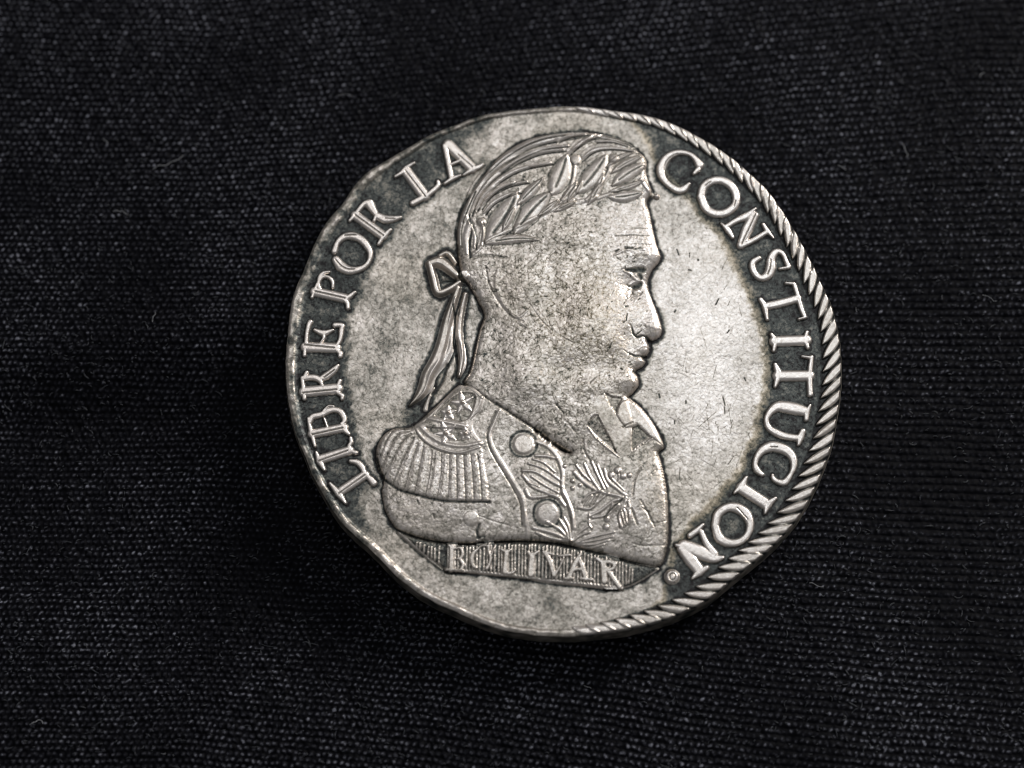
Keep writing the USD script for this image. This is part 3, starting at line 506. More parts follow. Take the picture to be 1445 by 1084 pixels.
# lapel, buttons, embroidery
pid = part('lapel_edge', part_coat)
ridge('F', [(985, 285), (950, 370), (920, 455), (945, 545), (1020, 665), (1095, 790), (1150, 900), (1160, 1060)], [26, 34, 34, 40, 42, 42, 38, 30], 0.08, pid, z=0.6, flat=0.1, clean=0.5)
ridge('H', [(965, 150), (980, 230), (985, 330)], [30, 34, 34], 0.06, pid, z=0.6, flat=0.1, clean=0.4)
groove('F', [(960, 290), (925, 370), (900, 455), (925, 555), (1000, 685), (1075, 810), (1125, 920), (1135, 1060)], 18, 0.06, z=0.6, tone=0.6)
groove('F', [(790, 350), (830, 310), (870, 290)], 14, 0.04, z=0.6, tone=0.4)
for v, c, r in (('F', (1150, 510), 79), ('F', (1312, 982), 80)):
    bead(v, c, r - 2, 0.0, None, z=0.6, clean=0, tone=0.95)
    c0 = at(v, [c], 0.62); rr = wid(v, r); win = window(c0, rr + 0.1); q = np.hypot(GX[win] - c0[0, 0], GY[win] - c0[0, 1]) / rr
    Hh[win] += 0.06 * sstep(1 - q, 0, 0.28) + 0.015 * np.clip(1 - (q / 0.8) ** 2, 0, 1); LAB[win][q < 1] = part('coat_button', part_coat)
    CLEAN[win] = np.maximum(CLEAN[win], 0.55 * sstep(1 - q, 0, 0.2))
bead('H', (600, 200), 52, 0.06, part('coat_button', part_coat), z=0.55, clean=0.3, tone=0.3)
part_vine = part('coat_embroidery', part_coat, 'embroidered vine and laurel sprays on the coat')
VINE = [('G', [(275, 490), (350, 520), (415, 590), (450, 690), (450, 800), (482, 890), (515, 1000), (530, 1080)], 30), ('I', [(255, 15), (300, 90), (330, 190), (322, 350)], 28), ('G', [(270, 588), (340, 590), (410, 605)], 22),
        ('G', [(200, 820), (230, 870), (310, 870), (400, 860), (470, 930)], 24), ('G', [(180, 690), (270, 700), (370, 760), (445, 800)], 20), ('G', [(180, 720), (250, 800), (340, 840), (430, 880)], 20), ('G', [(220, 640), (330, 680), (440, 760)], 16),
        ('G', [(240, 730), (330, 790), (420, 840)], 14), ('G', [(250, 610), (330, 640), (400, 700)], 14), ('G', [(215, 770), (290, 800)], 14),
        ('I', [(315, 350), (210, 300), (60, 260)], 20), ('I', [(315, 350), (240, 270), (150, 220)], 18), ('I', [(315, 350), (280, 270), (235, 200)], 18), ('I', [(310, 350), (180, 330), (80, 290)], 16), ('I', [(318, 350), (300, 250), (270, 190)], 14),
        ('I', [(330, 350), (380, 290), (440, 250)], 20), ('I', [(335, 350), (390, 310), (445, 290)], 16), ('I', [(350, 360), (470, 320), (610, 290)], 18), ('I', [(350, 365), (480, 345), (600, 320)], 16), ('I', [(350, 372), (470, 372), (570, 345)], 16), ('I', [(350, 380), (450, 395), (540, 372)], 16),
        ('G', [(530, 700), (600, 770), (700, 830), (860, 872)], 24), ('G', [(600, 640), (640, 730), (700, 820)], 18), ('G', [(650, 630), (690, 720), (735, 815)], 18), ('G', [(690, 650), (720, 730), (755, 805)], 16), ('G', [(735, 680), (760, 760), (830, 820), (880, 860)], 22),
        ('G', [(780, 740), (830, 790), (870, 830)], 14), ('G', [(830, 700), (835, 740), (825, 760)], 12), ('G', [(570, 690), (640, 760)], 14), ('G', [(545, 650), (600, 730)], 16),
        ('G', [(560, 940), (640, 950), (700, 900), (760, 850)], 22), ('G', [(590, 900), (640, 850), (720, 830)], 18), ('G', [(600, 930), (650, 860)], 14), ('G', [(640, 930), (680, 860)], 14), ('G', [(670, 915), (715, 850)], 14),
        ('G', [(640, 1000), (720, 960), (800, 900), (880, 880)], 26), ('G', [(660, 1010), (760, 990), (830, 920)], 20), ('G', [(880, 900), (840, 980), (850, 1070)], 22), ('G', [(900, 900), (910, 1000), (870, 1070)], 22), ('G', [(870, 960), (885, 1040)], 14), ('G', [(855, 990), (880, 1060)], 12), ('G', [(770, 1010), (800, 960), (830, 930)], 22),
        ('I', [(440, 170), (440, 230), (455, 260)], 14), ('I', [(600, 100), (560, 200)], 16), ('I', [(680, 120), (640, 180), (660, 260)], 16), ('I', [(700, 130), (715, 210), (670, 265)], 18), ('I', [(660, 150), (680, 240)], 12), ('I', [(690, 150), (695, 230)], 12)]
for v, pts, w in VINE:
    ridge(v, pts, np.asarray(w) * 1.05, 0.085, part_vine, z=0.62, flat=0, clean=0.75)
    groove(v, [(x - .2 * w - 6, y + .7 * w) for x, y in pts], w * .8, 0.03, z=0.6, tone=0.5)
for v, c, r in (('G', (782, 722), 22), ('G', (828, 690), 24), ('G', (862, 730), 22), ('G', (905, 725), 16), ('I', (556, 256), 20), ('I', (562, 205), 18), ('G', (520, 760), 14), ('G', (520, 810), 14), ('G', (465, 660), 12), ('G', (570, 790), 13)):
    bead(v, c, r, 0.10, part('embroidered_berry', part_vine), z=0.62, clean=0.8, tone=0.6)
# front edge folds, collar
for v, pts, w, h, t in (('G', [(985, 680), (945, 755), (930, 860)], 20, .05, .6), ('G', [(985, 900), (1030, 980), (1080, 1075)], 20, .05, .55), ('I', [(745, 370), (800, 385), (960, 380)], 16, .04, .5), ('I', [(830, 150), (870, 230), (960, 215)], 14, .03, .4),
                        ('I', [(800, 130), (840, 160)], 14, .04, .6), ('I', [(740, 400), (745, 450)], 30, .04, .35), ('G', [(920, 960), (960, 1060)], 26, .06, .6), ('G', [(870, 880), (790, 950), (730, 1015)], 18, .05, .75),
                        ('H', [(650, 330), (640, 290), (655, 240)], 30, .08, .75), ('H', [(680, 320), (720, 270)], 14, .04, .5), ('H', [(650, 180), (760, 220), (850, 245)], 12, .03, .35), ('H', [(885, 140), (925, 95)], 12, .03, .6), ('H', [(235, 80), (245, 105)], 18, .05, .7), ('H', [(340, 170), (350, 200)], 14, .04, .6),
                        ('H', [(100, 272), (200, 312), (350, 348), (560, 368), (750, 352), (980, 348), (1150, 360), (1280, 385)], 20, .08, .85), ('I', [(300, 378), (450, 418), (600, 458), (750, 500), (910, 530)], 16, .06, .75), ('H', [(640, 330), (690, 320)], 26, .05, .8)):
    groove(v, pts, w, h, z=0.5, tone=t)
part_collar = part('collar', None, 'turned-down shirt collar with pointed tips under the chin')
def slab(pts, h, e, pid, clean=0.0, n=2):
    win, d = inside(at('G', pts, 0.6), False)
    Hh[win] += h * (1 - np.exp(-np.maximum(d, 0) / e * 1.5)); LAB[win][d > 0] = pid
    if clean: CLEAN[win] = np.maximum(CLEAN[win], clean * sstep(d, 0, .08))
for poly, t in (([(622, 388), (640, 335), (665, 312), (690, 310), (735, 400), (790, 500), (832, 600), (790, 560), (740, 520), (680, 470)], .5), ([(735, 160), (790, 185), (850, 192), (862, 205), (835, 250), (815, 312), (775, 250)], .5), ([(925, 400), (960, 378), (1010, 420), (1062, 470), (1020, 500), (925, 562)], .6)):
    win, d = inside(at('G', poly, 0.55), False)
    Hh[win] -= 0.08 * sstep(d, 0, 0.1); TONE[win] = np.maximum(TONE[win], t * sstep(d, -0.02, 0.08))
slab([(866, 212), (895, 205), (940, 212), (1000, 268), (1078, 378), (1120, 455), (1148, 520), (1100, 492), (1062, 466), (1010, 416), (962, 374), (930, 392), (880, 400), (840, 350), (818, 315), (838, 250)], 0.055, 0.10, part('collar_flap', part_collar), 0.35)
slab([(690, 165), (735, 200), (775, 255), (818, 318), (845, 360), (880, 405), (922, 405), (922, 560), (880, 590), (838, 605), (795, 500), (738, 398), (692, 306), (660, 240)], 0.015, 0.3, part('collar_flap', part_collar), 0.0)
ridge('G', [(625, 400), (690, 475), (770, 545), (832, 600)], [16, 34, 40, 16], 0.09, part_collar, z=0.55, flat=0.1, clean=0.5)
ridge('G', [(925, 560), (970, 520), (1030, 482), (1062, 475)], [14, 28, 34, 16], 0.09, part_collar, z=0.55, flat=0.1, clean=0.6)
for pts, w in (([(590, 480), (600, 560), (640, 630)], 20), ([(860, 400), (930, 365)], 14)):
    groove('G', pts, w, 0.05, tone=0.6)
# ---- band under the bust: hatching, letters, lower edge
TONE[wb] = np.maximum(TONE[wb], 0.78 * sstep(db, 0.03, 0.12) * (LAB[wb] == part_band))
ph = part('band_hatching', part_band, None, 'stuff')
hj = np.random.default_rng(5)
topx = [560.8, 581.5, 612.7, 656, 695.7, 743.5, 779, 805.7, 833, 864.6, 895.7, 929]; topy = [750, 757, 765, 769, 767, 766, 768, 773, 779, 788, 796, 802]
botx = [581, 602, 627, 640, 685, 740, 781, 823, 856, 878, 898, 921]; boty = [768, 784, 802, 804, 808, 814, 818, 824, 828, 828, 821, 808]
x = 583.0
while x < 893:
    y0, y1 = np.interp(x, topx, topy) + hj.uniform(0, 5), np.interp(x, botx, boty) - 2
    if not (621 < x < 632):
        if x < 622 or x > 880: y0 += 4
        if y1 - y0 > 6: ridge('X', [(x + hj.uniform(-.6, .6), y0), (x - .8 + hj.uniform(-.6, .6), y1)], [2.6, 3.0], 0.13, ph, z=0.28, flat=0.2, clean=0.8)
    x += hj.uniform(4.2, 5.6)
pe = part('band_edge', part_band)
ridge('X', [(628, 803.5), (666, 806.5), (700, 810), (740, 814), (766, 818.5), (790, 821), (823, 824.5), (862, 828), (877, 829)], [4, 5, 5.5, 5.5, 6.5, 6.5, 6.5, 6, 4], 0.14, pe, z=0.3, flat=0.1, clean=0.85)
ridge('X', [(560.5, 750), (572, 760), (584, 771), (603, 787), (624, 803)], [3, 6, 5, 4, 3], 0.10, pe, z=0.3, flat=0.1, clean=0.7)
BL = [('first letter B', 'R3', [([(450, 250), (440, 640)], 88), ([(400, 235), (500, 270)], 50), ([(500, 290), (600, 280), (635, 380), (600, 450), (530, 465)], [36, 50, 62, 60, 30]), ([(590, 470), (645, 560), (610, 645)], [50, 66, 60]), ([(360, 645), (640, 655)], 40)]),
      ('second letter O', 'R3', [([(905, 285), (815, 370), (790, 470), (810, 570), (865, 615)], [40, 75, 80, 65, 55]), ([(1085, 200), (1075, 320), (1110, 450), (1085, 560), (1045, 620)], [40, 46, 56, 50, 66]), ([(1165, 280), (1115, 430)], [36, 30]), ([(895, 290), (985, 232), (1085, 250)], [36, 40, 36])]),
      ('third letter L', 'R4', [([(185, 280), (160, 450), (150, 625)], [92, 80, 100]), ([(90, 240), (180, 285), (245, 250)], [50, 62, 45]), ([(140, 630), (250, 645), (330, 600)], [60, 66, 36])]),
      ('fourth letter I', 'R4', [([(615, 340), (600, 480), (590, 660)], [110, 105, 120]), ([(540, 285), (610, 340), (710, 280)], [55, 75, 50])]),
      ('fifth letter V', 'R4', [([(825, 290), (920, 450), (985, 680)], [78, 88, 80]), ([(800, 285), (880, 300), (970, 330)], 48), ([(1150, 380), (1080, 540), (1000, 670)], [34, 36, 60]), ([(1060, 350), (1150, 345), (1240, 335)], [40, 52, 52])]),
      ('sixth letter A', 'R5', [([(345, 330), (260, 480), (150, 725)], [56, 95, 80]), ([(330, 400), (390, 560), (440, 745)], [70, 90, 80]), ([(220, 600), (300, 575), (390, 580)], 62), ([(85, 735), (210, 735)], 46), ([(350, 735), (540, 755)], 52)]),
      ('seventh letter R', 'R5', [([(740, 480), (745, 620), (760, 780)], 112), ([(630, 395), (720, 450), (830, 450), (940, 480)], [62, 72, 76, 90]), ([(940, 490), (900, 570), (820, 590)], [72, 62, 70]), ([(800, 570), (900, 720), (1015, 880)], [80, 82, 70])])]
for nm, v, sts in BL:
    pid = part('letter', part_band, nm + ' of BOLIVAR on the band')
    for pts, w in sts:
        ridge(v, pts, np.asarray(w, float) * 1.15, 0.13, pid, z=0.32, flat=0.6, base=BASE0 + 0.2, mode='max', clean=0.85)

# ---- wear and grain of the surface
g1, g2, g3, g4 = grain(0.045, 21), grain(0.08, 22), grain(0.16, 23), grain(0.7, 24)
worm, worm2, worm3 = np.abs(grain(0.075, 31)), np.abs(grain(0.12, 32)), np.abs(grain(0.1, 33))
pit, pit2, pit3 = sstep(0.34 - worm, 0, 0.3), sstep(0.22 - worm2, 0, 0.2), sstep(0.3 - worm3, 0, 0.3)   # thin wandering cuts
patchy = sstep(grain(0.5, 34), -0.6, 1.2)
letter_like = np.isin(LAB, [i for i, p in enumerate(PARTS) if p[0] in ('letter', 'rope_strand', 'stop')])
crisp = np.isin(LAB, [i for i, p in enumerate(PARTS) if p[0] in ('coat_button', 'epaulette_star', 'epaulette_border', 'laurel_leaf', 'laurel_berry', 'hair_lock', 'coat_embroidery', 'embroidered_berry', 'lapel_edge', 'collar_flap', 'bow_loop', 'ribbon_tail', 'eye')])
calm = ndi.gaussian_filter(np.where(crisp, 0.4, np.isin(LAB, [part_coat, part_ep]) * -0.25 + 1.0), 1.0)
rough_face = np.where(bust_mask, 1.0, 0.6) * np.where(letter_like, 0.35, 1.0) * calm
Hh += 0.85 * rough_face * (0.004 * g1 + 0.004 * g2 + 0.004 * g3 - 0.011 * pit * (0.4 + patchy) - 0.008 * pit2 - 0.008 * pit3 * (1.2 - patchy)) + 0.006 * grain(1.1, 25) + 0.012 * grain(3.2, 26) * (~bust_mask)
# scratches in the open field
sc = np.random.default_rng(17)
for k in range(260):
    x, y = (sc.uniform(470, 640), sc.uniform(330, 600)) if k < 60 else ((sc.uniform(945, 1070), sc.uniform(300, 700) if k < 100 else sc.uniform(575, 690)) if k < 190 else (sc.uniform(600, 880), sc.uniform(835, 880)))
    L = sc.exponential(9) + 3; a = sc.normal(1.35, .5) if k >= 60 else sc.uniform(0, 3.14)
    groove('X', [(x, y), (x + L * math.cos(a), y - L * math.sin(a))], sc.uniform(1.0, 1.7), sc.uniform(.003, .012), z=0.0, tone=sc.uniform(0.0, 0.4) if k < 60 or k > 190 else sc.uniform(0.15, 0.7))
for x, y, dx, dy, w in ((985, 367, .1, .2, 5), (955, 352, 3, 8, 3), (973, 357, 0, 6, 2), (972, 381, 3, .5, 3), (952, 440, 1.5, -2, 4), (1026, 470, 3, -4, 2.5), (1010, 430, 4, -8, 3), (930, 556, 1, 5, 4), (952, 594, 0, 4, 3), (968, 565, 0, 4, 3), (1050, 533, 2, 4, 3), (1020, 560, 3, 12, 2.5), (1022, 574, 1, 10, 2)):
    groove('X', [(x, y), (x + dx, y + dy)], w, 0.02, z=0.0, tone=0.85)

# ---- toning of the silver: a dark ring lies round the legend and hugs the portrait, rubbed off on the high points; relief shading and sheen painted in
big = grain(0.55, 41) * 0.045 + grain(0.2, 42) * 0.05 + grain(0.08, 44) * 0.05
leg = 1.0 * np.exp(-np.maximum(d_let - 0.10 + 0.5 * big, 0) / 0.27)
ring_in = np.interp(CLK, [0, 14, 24, 40, 60, 90, 120, 140, 150, 158, 166, 226, 236, 250, 270, 300, 322, 332, 342, 352, 360], [0, .4, 3.6, 4.6, 5.0, 5.3, 5.2, 4.8, 4.2, 1.5, 0, 0, 2.2, 3.9, 4.3, 4.3, 4.0, 3.0, 1.2, 0, 0])
near_ring = sstep(ring_in - DE + 1.3 * big, -1.1, 0.9) * (0.70 + 0.7 * big)
near_ring = near_ring + 0.16 * sstep(1.2 - d_let, 0, 1.0) * (near_ring > 0.3)
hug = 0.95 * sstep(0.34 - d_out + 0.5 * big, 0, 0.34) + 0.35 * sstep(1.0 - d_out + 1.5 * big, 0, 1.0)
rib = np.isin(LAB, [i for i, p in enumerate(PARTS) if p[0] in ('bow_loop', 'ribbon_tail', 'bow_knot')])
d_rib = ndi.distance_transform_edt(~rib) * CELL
hug = np.maximum(hug, 1.0 * sstep(0.55 - d_rib + 0.5 * big, 0, 0.5) * ~rib)  # toning round the ribbon, also painted as its shadow
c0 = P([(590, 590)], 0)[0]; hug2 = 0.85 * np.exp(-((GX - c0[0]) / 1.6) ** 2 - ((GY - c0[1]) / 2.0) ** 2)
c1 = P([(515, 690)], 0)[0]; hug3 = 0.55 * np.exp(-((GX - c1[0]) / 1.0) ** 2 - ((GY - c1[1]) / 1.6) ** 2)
ground = np.maximum.reduce([leg, near_ring, hug, hug2, hug3])
openf = np.clip(0.37 + 0.8 * big + 0.015 * g4, 0, 1)
PAINTED_SHEEN = np.zeros((N, N))  # mirrored lamp light painted as paler silver, right field and face
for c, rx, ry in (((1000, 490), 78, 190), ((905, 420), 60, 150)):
    cc = P([c], 0)[0]; PAINTED_SHEEN = np.maximum(PAINTED_SHEEN, np.exp(-(((GX - cc[0]) / (rx / PXMM)) ** 2 + ((GY - cc[1]) / (ry / PXMM)) ** 2) ** 1.6))
field_tone = np.maximum(ground, openf * (1 - 0.7 * PAINTED_SHEEN))
fine = np.clip(0.52 * pit * (0.3 + patchy) + 0.40 * pit2 + 0.46 * pit3 * (1.2 - patchy) + 0.10 * g2 - 0.16, -0.28, 0.7)
bust_tone = np.clip(0.31 + 0.7 * big, 0, 1) * (1 - 0.75 * PAINTED_SHEEN)
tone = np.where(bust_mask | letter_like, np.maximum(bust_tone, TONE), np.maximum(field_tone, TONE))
tone = tone + fine * np.where(bust_mask, 0.68, 0.36) * calm * (1 - 0.5 * PAINTED_SHEEN)
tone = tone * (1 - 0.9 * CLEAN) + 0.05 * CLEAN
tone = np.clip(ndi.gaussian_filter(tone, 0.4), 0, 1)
goldm = np.clip(sstep(0.55 - np.abs(ring_in - DE + 1.3 * big - 0.1), 0, 0.5) * (GX > 4) * 0.6 + 0.12 * sstep(grain(1.4, 43), 0, 2), 0, 1) * (1 - CLEAN)
cc = P([(815, 440)], 0.5)[0]
goldm = np.clip(goldm + bust_mask * 0.65 * np.exp(-((GX - cc[0]) / 4.2) ** 2 - ((GY - cc[1]) / 6.0) ** 2) * (0.3 + 0.9 * sstep(fine, 0, 0.3)), 0, 1)

# ------------------------------------------------------------------ materials
def coin_silver():
    n = {'tone': ('attribute', {'attribute': 'tone'}), 'gold': ('attribute', {'attribute': 'gold'}),
         'g': ('geometry', {}), 'n1': ('noise_texture', {'scale': 16000.0, 'detail': 3.0, 'roughness': 0.6}), 'n2': ('noise_texture', {'scale': 5200.0, 'detail': 3.0, 'roughness': 0.6}),
         'col': ('rgb_ramp', {'ramp': [(0.0, (0.82, 0.75, 0.705)), (0.25, (0.555, 0.50, 0.448)), (0.5, (0.258, 0.237, 0.204)), (0.75, (0.080, 0.087, 0.083)), (1.0, (0.024, 0.022, 0.023))]}),
         'warm': ('mix', {'mix_type': 'multiply', 'color2': (1.0, 0.90, 0.72)}),
         'var': ('map_range', {'from_min': 0.3, 'from_max': 0.7, 'to_min': -0.09, 'to_max': 0.09}), 'sum': ('math', {'math_type': 'add', 'use_clamp': True}),
         'ro': ('map_range', {'from_min': 0.0, 'from_max': 1.0, 'to_min': 0.31, 'to_max': 0.53}),
         'bump': ('bump', {'strength': 0.35, 'distance': 0.00002}), 'p': ('principled_bsdf', {'metallic': 0.84})}
    l = [('g.position', 'n1.vector'), ('g.position', 'n2.vector'), ('n2.fac', 'var.value'), ('tone.fac', 'sum.value1'), ('var.result', 'sum.value2'), ('sum.value', 'col.fac'), ('col.color', 'warm.color1'), ('gold.fac', 'warm.fac'),
         ('warm.color', 'p.base_color'), ('sum.value', 'ro.value'), ('ro.result', 'p.roughness'), ('n1.fac', 'bump.height'), ('bump.normal', 'p.normal')]
    return usdkit.material(stage, '/World/Looks/coin_silver', n, l, surface='p.BSDF')
SILVER = coin_silver()
def cloth_mat(name, base, rough, sheen):
    n = {'g': ('geometry', {}), 'n1': ('noise_texture', {'scale': 9000.0, 'detail': 3.0, 'roughness': 0.65}), 'n2': ('noise_texture', {'scale': 60.0, 'detail': 2.0}),
         'r': ('rgb_ramp', {'ramp': [(0.3, tuple(0.5 * c for c in base)), (0.7, tuple(1.5 * c for c in base))]}),
         'bump': ('bump', {'strength': 0.6, 'distance': 0.00005}),
         'p': ('principled_bsdf', {'roughness': rough, 'specular_ior_level': 0.3, 'sheen_weight': sheen, 'sheen_roughness': 0.4, 'sheen_tint': (0.8, 0.85, 1.0)})}
    l = [('g.position', 'n1.vector'), ('n1.fac', 'r.fac'), ('r.color', 'p.base_color'), ('n1.fac', 'bump.height'), ('bump.normal', 'p.normal')]
    return usdkit.material(stage, '/World/Looks/' + name, n, l, surface='p.BSDF')
CLOTH = usdkit.material(stage, '/World/Looks/black_knit', {'fl': ('attribute', {'attribute': 'painted_glint'}), 'g': ('geometry', {}), 'n1': ('noise_texture', {'scale': 11000.0, 'detail': 3.0, 'roughness': 0.65}),
    'r': ('rgb_ramp', {'ramp': [(0.0, (0.0009, 0.0009, 0.0019)), (0.12, (0.0042, 0.0043, 0.0064)), (0.4, (0.028, 0.0284, 0.035)), (1.0, (0.15, 0.152, 0.18))]}),
    'k': ('map_range', {'from_min': 0.25, 'from_max': 0.75, 'to_min': 0.35, 'to_max': 1.65}), 'm': ('math', {'math_type': 'multiply', 'use_clamp': True}),
    'bump': ('bump', {'strength': 0.6, 'distance': 0.00005}), 'p': ('principled_bsdf', {'roughness': 0.55, 'specular_ior_level': 0.05, 'sheen_weight': 0.01})},
    [('g.position', 'n1.vector'), ('n1.fac', 'k.value'), ('fl.fac', 'm.value1'), ('k.result', 'm.value2'), ('m.value', 'r.fac'), ('r.color', 'p.base_color'), ('n1.fac', 'bump.height'), ('bump.normal', 'p.normal')], surface='p.BSDF')
FIBRE = cloth_mat('black_fibre', (0.022, 0.023, 0.028), 0.45, 0.0)

# ------------------------------------------------------------------ writing the coin's parts
def say(prim, **kw):
    for k, v in kw.items():
        if v: prim.SetCustomDataByKey(k, v)
def write_mesh(path, v, f, nrm, mat, prim=None):
    m = UsdGeom.Mesh.Define(stage, path)
    m.CreatePointsAttr(Vt.Vec3fArray.FromNumpy(np.ascontiguousarray(v, np.float32)))
    m.CreateFaceVertexCountsAttr(Vt.IntArray.FromNumpy(np.full(len(f), f.shape[1], np.int32)))
    m.CreateFaceVertexIndicesAttr(Vt.IntArray.FromNumpy(np.ascontiguousarray(f, np.int32).ravel()))
    m.CreateSubdivisionSchemeAttr('none')
    if nrm is not None:
        m.CreateNormalsAttr(Vt.Vec3fArray.FromNumpy(np.ascontiguousarray(nrm, np.float32))); m.SetNormalsInterpolation('vertex')
    api = UsdGeom.PrimvarsAPI(m)
    for k, a in (prim or {}).items():
        api.CreatePrimvar(k, T_.FloatArray, 'vertex').Set(Vt.FloatArray.FromNumpy(np.ascontiguousarray(a, np.float32)))
    UsdShade.MaterialBindingAPI.Apply(m.GetPrim()).Bind(mat)
    return m
coin = UsdGeom.Xform.Define(stage, '/World/coin')
say(coin.GetPrim(), label='worn silver coin with laurelled bust and raised legend, lying on black cloth', category='coin')
Hs = ndi.gaussian_filter(Hh, 0.5)
edge_round = np.clip(1 - DE / np.where(rope_zone, 0.12, 0.22), 0, 1); Hs = Hs - 0.10 * edge_round ** 2
over_r = RAD > REDGE
sc_r = np.where(over_r, REDGE / np.maximum(RAD, 1e-6), 1.0)
VX, VY = GX * sc_r, GY * sc_r
gy, gx = np.gradient(Hs, CELL)
nz = np.stack([-gx, -gy, np.ones_like(gx)], -1); nz /= np.linalg.norm(nz, axis=-1, keepdims=True)
okv = RAD < REDGE + CELL * 1.2
cell_ok = okv[:-1, :-1] & okv[1:, :-1] & okv[:-1, 1:] & okv[1:, 1:]
cell_lab = np.where(cell_ok, LAB[:-1, :-1], -1)
# tiny scraps of a label fall back to what surrounds them
idx = np.arange(N * N).reshape(N, N)
names, used = {}, {}
def numbered(parent, name):
    k = used.get((parent, name), 0); used[(parent, name)] = k + 1
    return name if k == 0 else f'{name}_{k:03d}'
cnt = np.bincount(cell_lab[cell_lab >= 0], minlength=len(PARTS))
order_cells = np.argsort(cell_lab, axis=None, kind='stable'); sorted_lab = cell_lab.ravel()[order_cells]
for pid, (name, parent, label, kind) in enumerate(PARTS):
    if cnt[pid] < 12 and parent is not None: continue
    base = '/World/coin' if parent is None else names[parent]
    path = names[pid] = base + '/' + numbered(base, name)
    a, b = np.searchsorted(sorted_lab, [pid, pid + 1])
    ii, jj = np.unravel_index(order_cells[a:b], cell_lab.shape)
    quads = np.c_[idx[ii, jj], idx[ii, jj + 1], idx[ii + 1, jj + 1], idx[ii + 1, jj]]
    uq, inv = np.unique(quads, return_inverse=True); quads = inv.reshape(-1, 4)
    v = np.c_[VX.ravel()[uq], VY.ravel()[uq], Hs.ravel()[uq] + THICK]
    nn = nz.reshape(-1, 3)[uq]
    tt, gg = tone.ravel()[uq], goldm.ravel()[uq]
    tri = np.vstack([quads[:, [0, 1, 2]], quads[:, [0, 2, 3]]])
    # the piece's own sides, running down into the metal
    e = np.vstack([quads[:, [k, (k + 1) % 4]] for k in range(4)])
    key = np.sort(e, 1); _, first, c = np.unique(key, axis=0, return_index=True, return_counts=True)
    be = e[first[c == 1]]
    nv = len(v)
    if pid != 0 and len(be):
        bu, binv = np.unique(be, return_inverse=True); binv = binv.reshape(-1, 2)
        low = v[bu].copy(); low[:, 2] = THICK - 0.5
        s0, s1 = nv + binv[:, 0], nv + binv[:, 1]; o = len(bu)
        v = np.vstack([v, v[bu] - [0, 0, 1e-4], low]); sn = np.zeros((len(bu), 3))
        dvec = v[be[:, 1]] - v[be[:, 0]]; out = np.c_[dvec[:, 1], -dvec[:, 0], 0 * dvec[:, 0]]
        np.add.at(sn, binv[:, 0], out); np.add.at(sn, binv[:, 1], out); sn /= np.maximum(np.linalg.norm(sn, axis=1, keepdims=True), 1e-9)
        nn = np.vstack([nn, sn, sn]); tt = np.r_[tt, tt[bu], tt[bu]]; gg = np.r_[gg, gg[bu], gg[bu]]
        tri = np.vstack([tri, np.c_[s0, s0 + o, s1 + o], np.c_[s0, s1 + o, s1]])
    m = write_mesh(path, v * MM, tri, nn, SILVER, {'tone': tt, 'gold': gg})
    say(m.GetPrim(), label=label, kind=kind)
# the coin's side and back
K = 1440
th = np.linspace(-np.pi, np.pi, K, endpoint=False); re = np.interp(th, TH, RB)
rows = []
def hz(r, t):
    return ndi.map_coordinates(Hs, [(r * np.sin(t) + SPAN) / CELL, (r * np.cos(t) + SPAN) / CELL], order=1)
ztop = THICK + hz(re - 0.01, th)
for fr_, off in ((0.0, 0.0), (0.03, 0.03), (0.08, 0.055), (0.16, 0.08), (0.28, 0.10), (0.42, 0.11), (0.6, 0.10), (0.8, 0.07), (0.93, 0.0), (1.0, -0.10)):
    rows.append(np.c_[(re + off) * np.cos(th), (re + off) * np.sin(th), ztop * (1 - fr_) + 0.06 * fr_])
v = np.vstack(rows + [np.array([[0, 0, 0.06]])])
f = []
kk = np.arange(K)
for r in range(len(rows) - 1):
    a, b, c, d = r * K + kk, r * K + (kk + 1) % K, (r + 1) * K + (kk + 1) % K, (r + 1) * K + kk
    f += [np.c_[a, c, b], np.c_[a, d, c]]
f.append(np.c_[(len(rows) - 1) * K + kk, np.full(K, len(v) - 1), (len(rows) - 1) * K + (kk + 1) % K])
f = np.vstack(f)
fn = np.cross(v[f[:, 1]] - v[f[:, 0]], v[f[:, 2]] - v[f[:, 0]]); vn = np.zeros_like(v)
for k in range(3): np.add.at(vn, f[:, k], fn)
vn /= np.maximum(np.linalg.norm(vn, axis=1, keepdims=True), 1e-12)
eg = ndi.gaussian_filter(np.random.default_rng(8).standard_normal((len(rows), K)), (0.8, 2.5), mode='wrap'); eg /= eg.std()
et = np.r_[np.clip(0.48 + 0.16 * eg, 0, 1).ravel(), 0.5]
write_mesh('/World/coin/edge', v * MM, f, vn, SILVER, {'tone': et, 'gold': et * 0 + 0.2})

# ------------------------------------------------------------------ the knitted cloth
cloth = UsdGeom.Xform.Define(stage, '/World/cloth')
say(cloth.GetPrim(), label='black knitted cloth in fine rows, spread under the silver coin', category='cloth', kind='structure')
CX0, CX1, CY0, CY1 = -46.0, 40.0, -34.0, 35.0
cs = 0.085
cx = np.arange(CX0, CX1, cs); cy = np.arange(CY0, CY1, cs)
QX, QY = np.meshgrid(cx, cy)
cr = np.random.default_rng(99)
def cnoise(mm, seed):
    g = ndi.gaussian_filter(np.random.default_rng(seed).standard_normal(QX.shape), mm / cs, mode='reflect'); return g / g.std()
ROW, ST = (8.8 + 2.2 * np.clip((QX + 25) / 55, 0, 1)) / PXMM, 8.8 / PXMM
warp = 0.9 * np.sin(QX / 31.0 + 0.4) + 0.05 * cnoise(1.5, 1) + 0.18 * cnoise(7, 2) - QX * 0.012
vrow = (QY + warp) / ROW
row_i = np.floor(vrow); rf = vrow - row_i
hcol = (QX + 0.05 * cnoise(1.0, 3)) / ST + 0.5 * (row_i % 2) + 0.15 * np.sin(row_i * 12.9898)
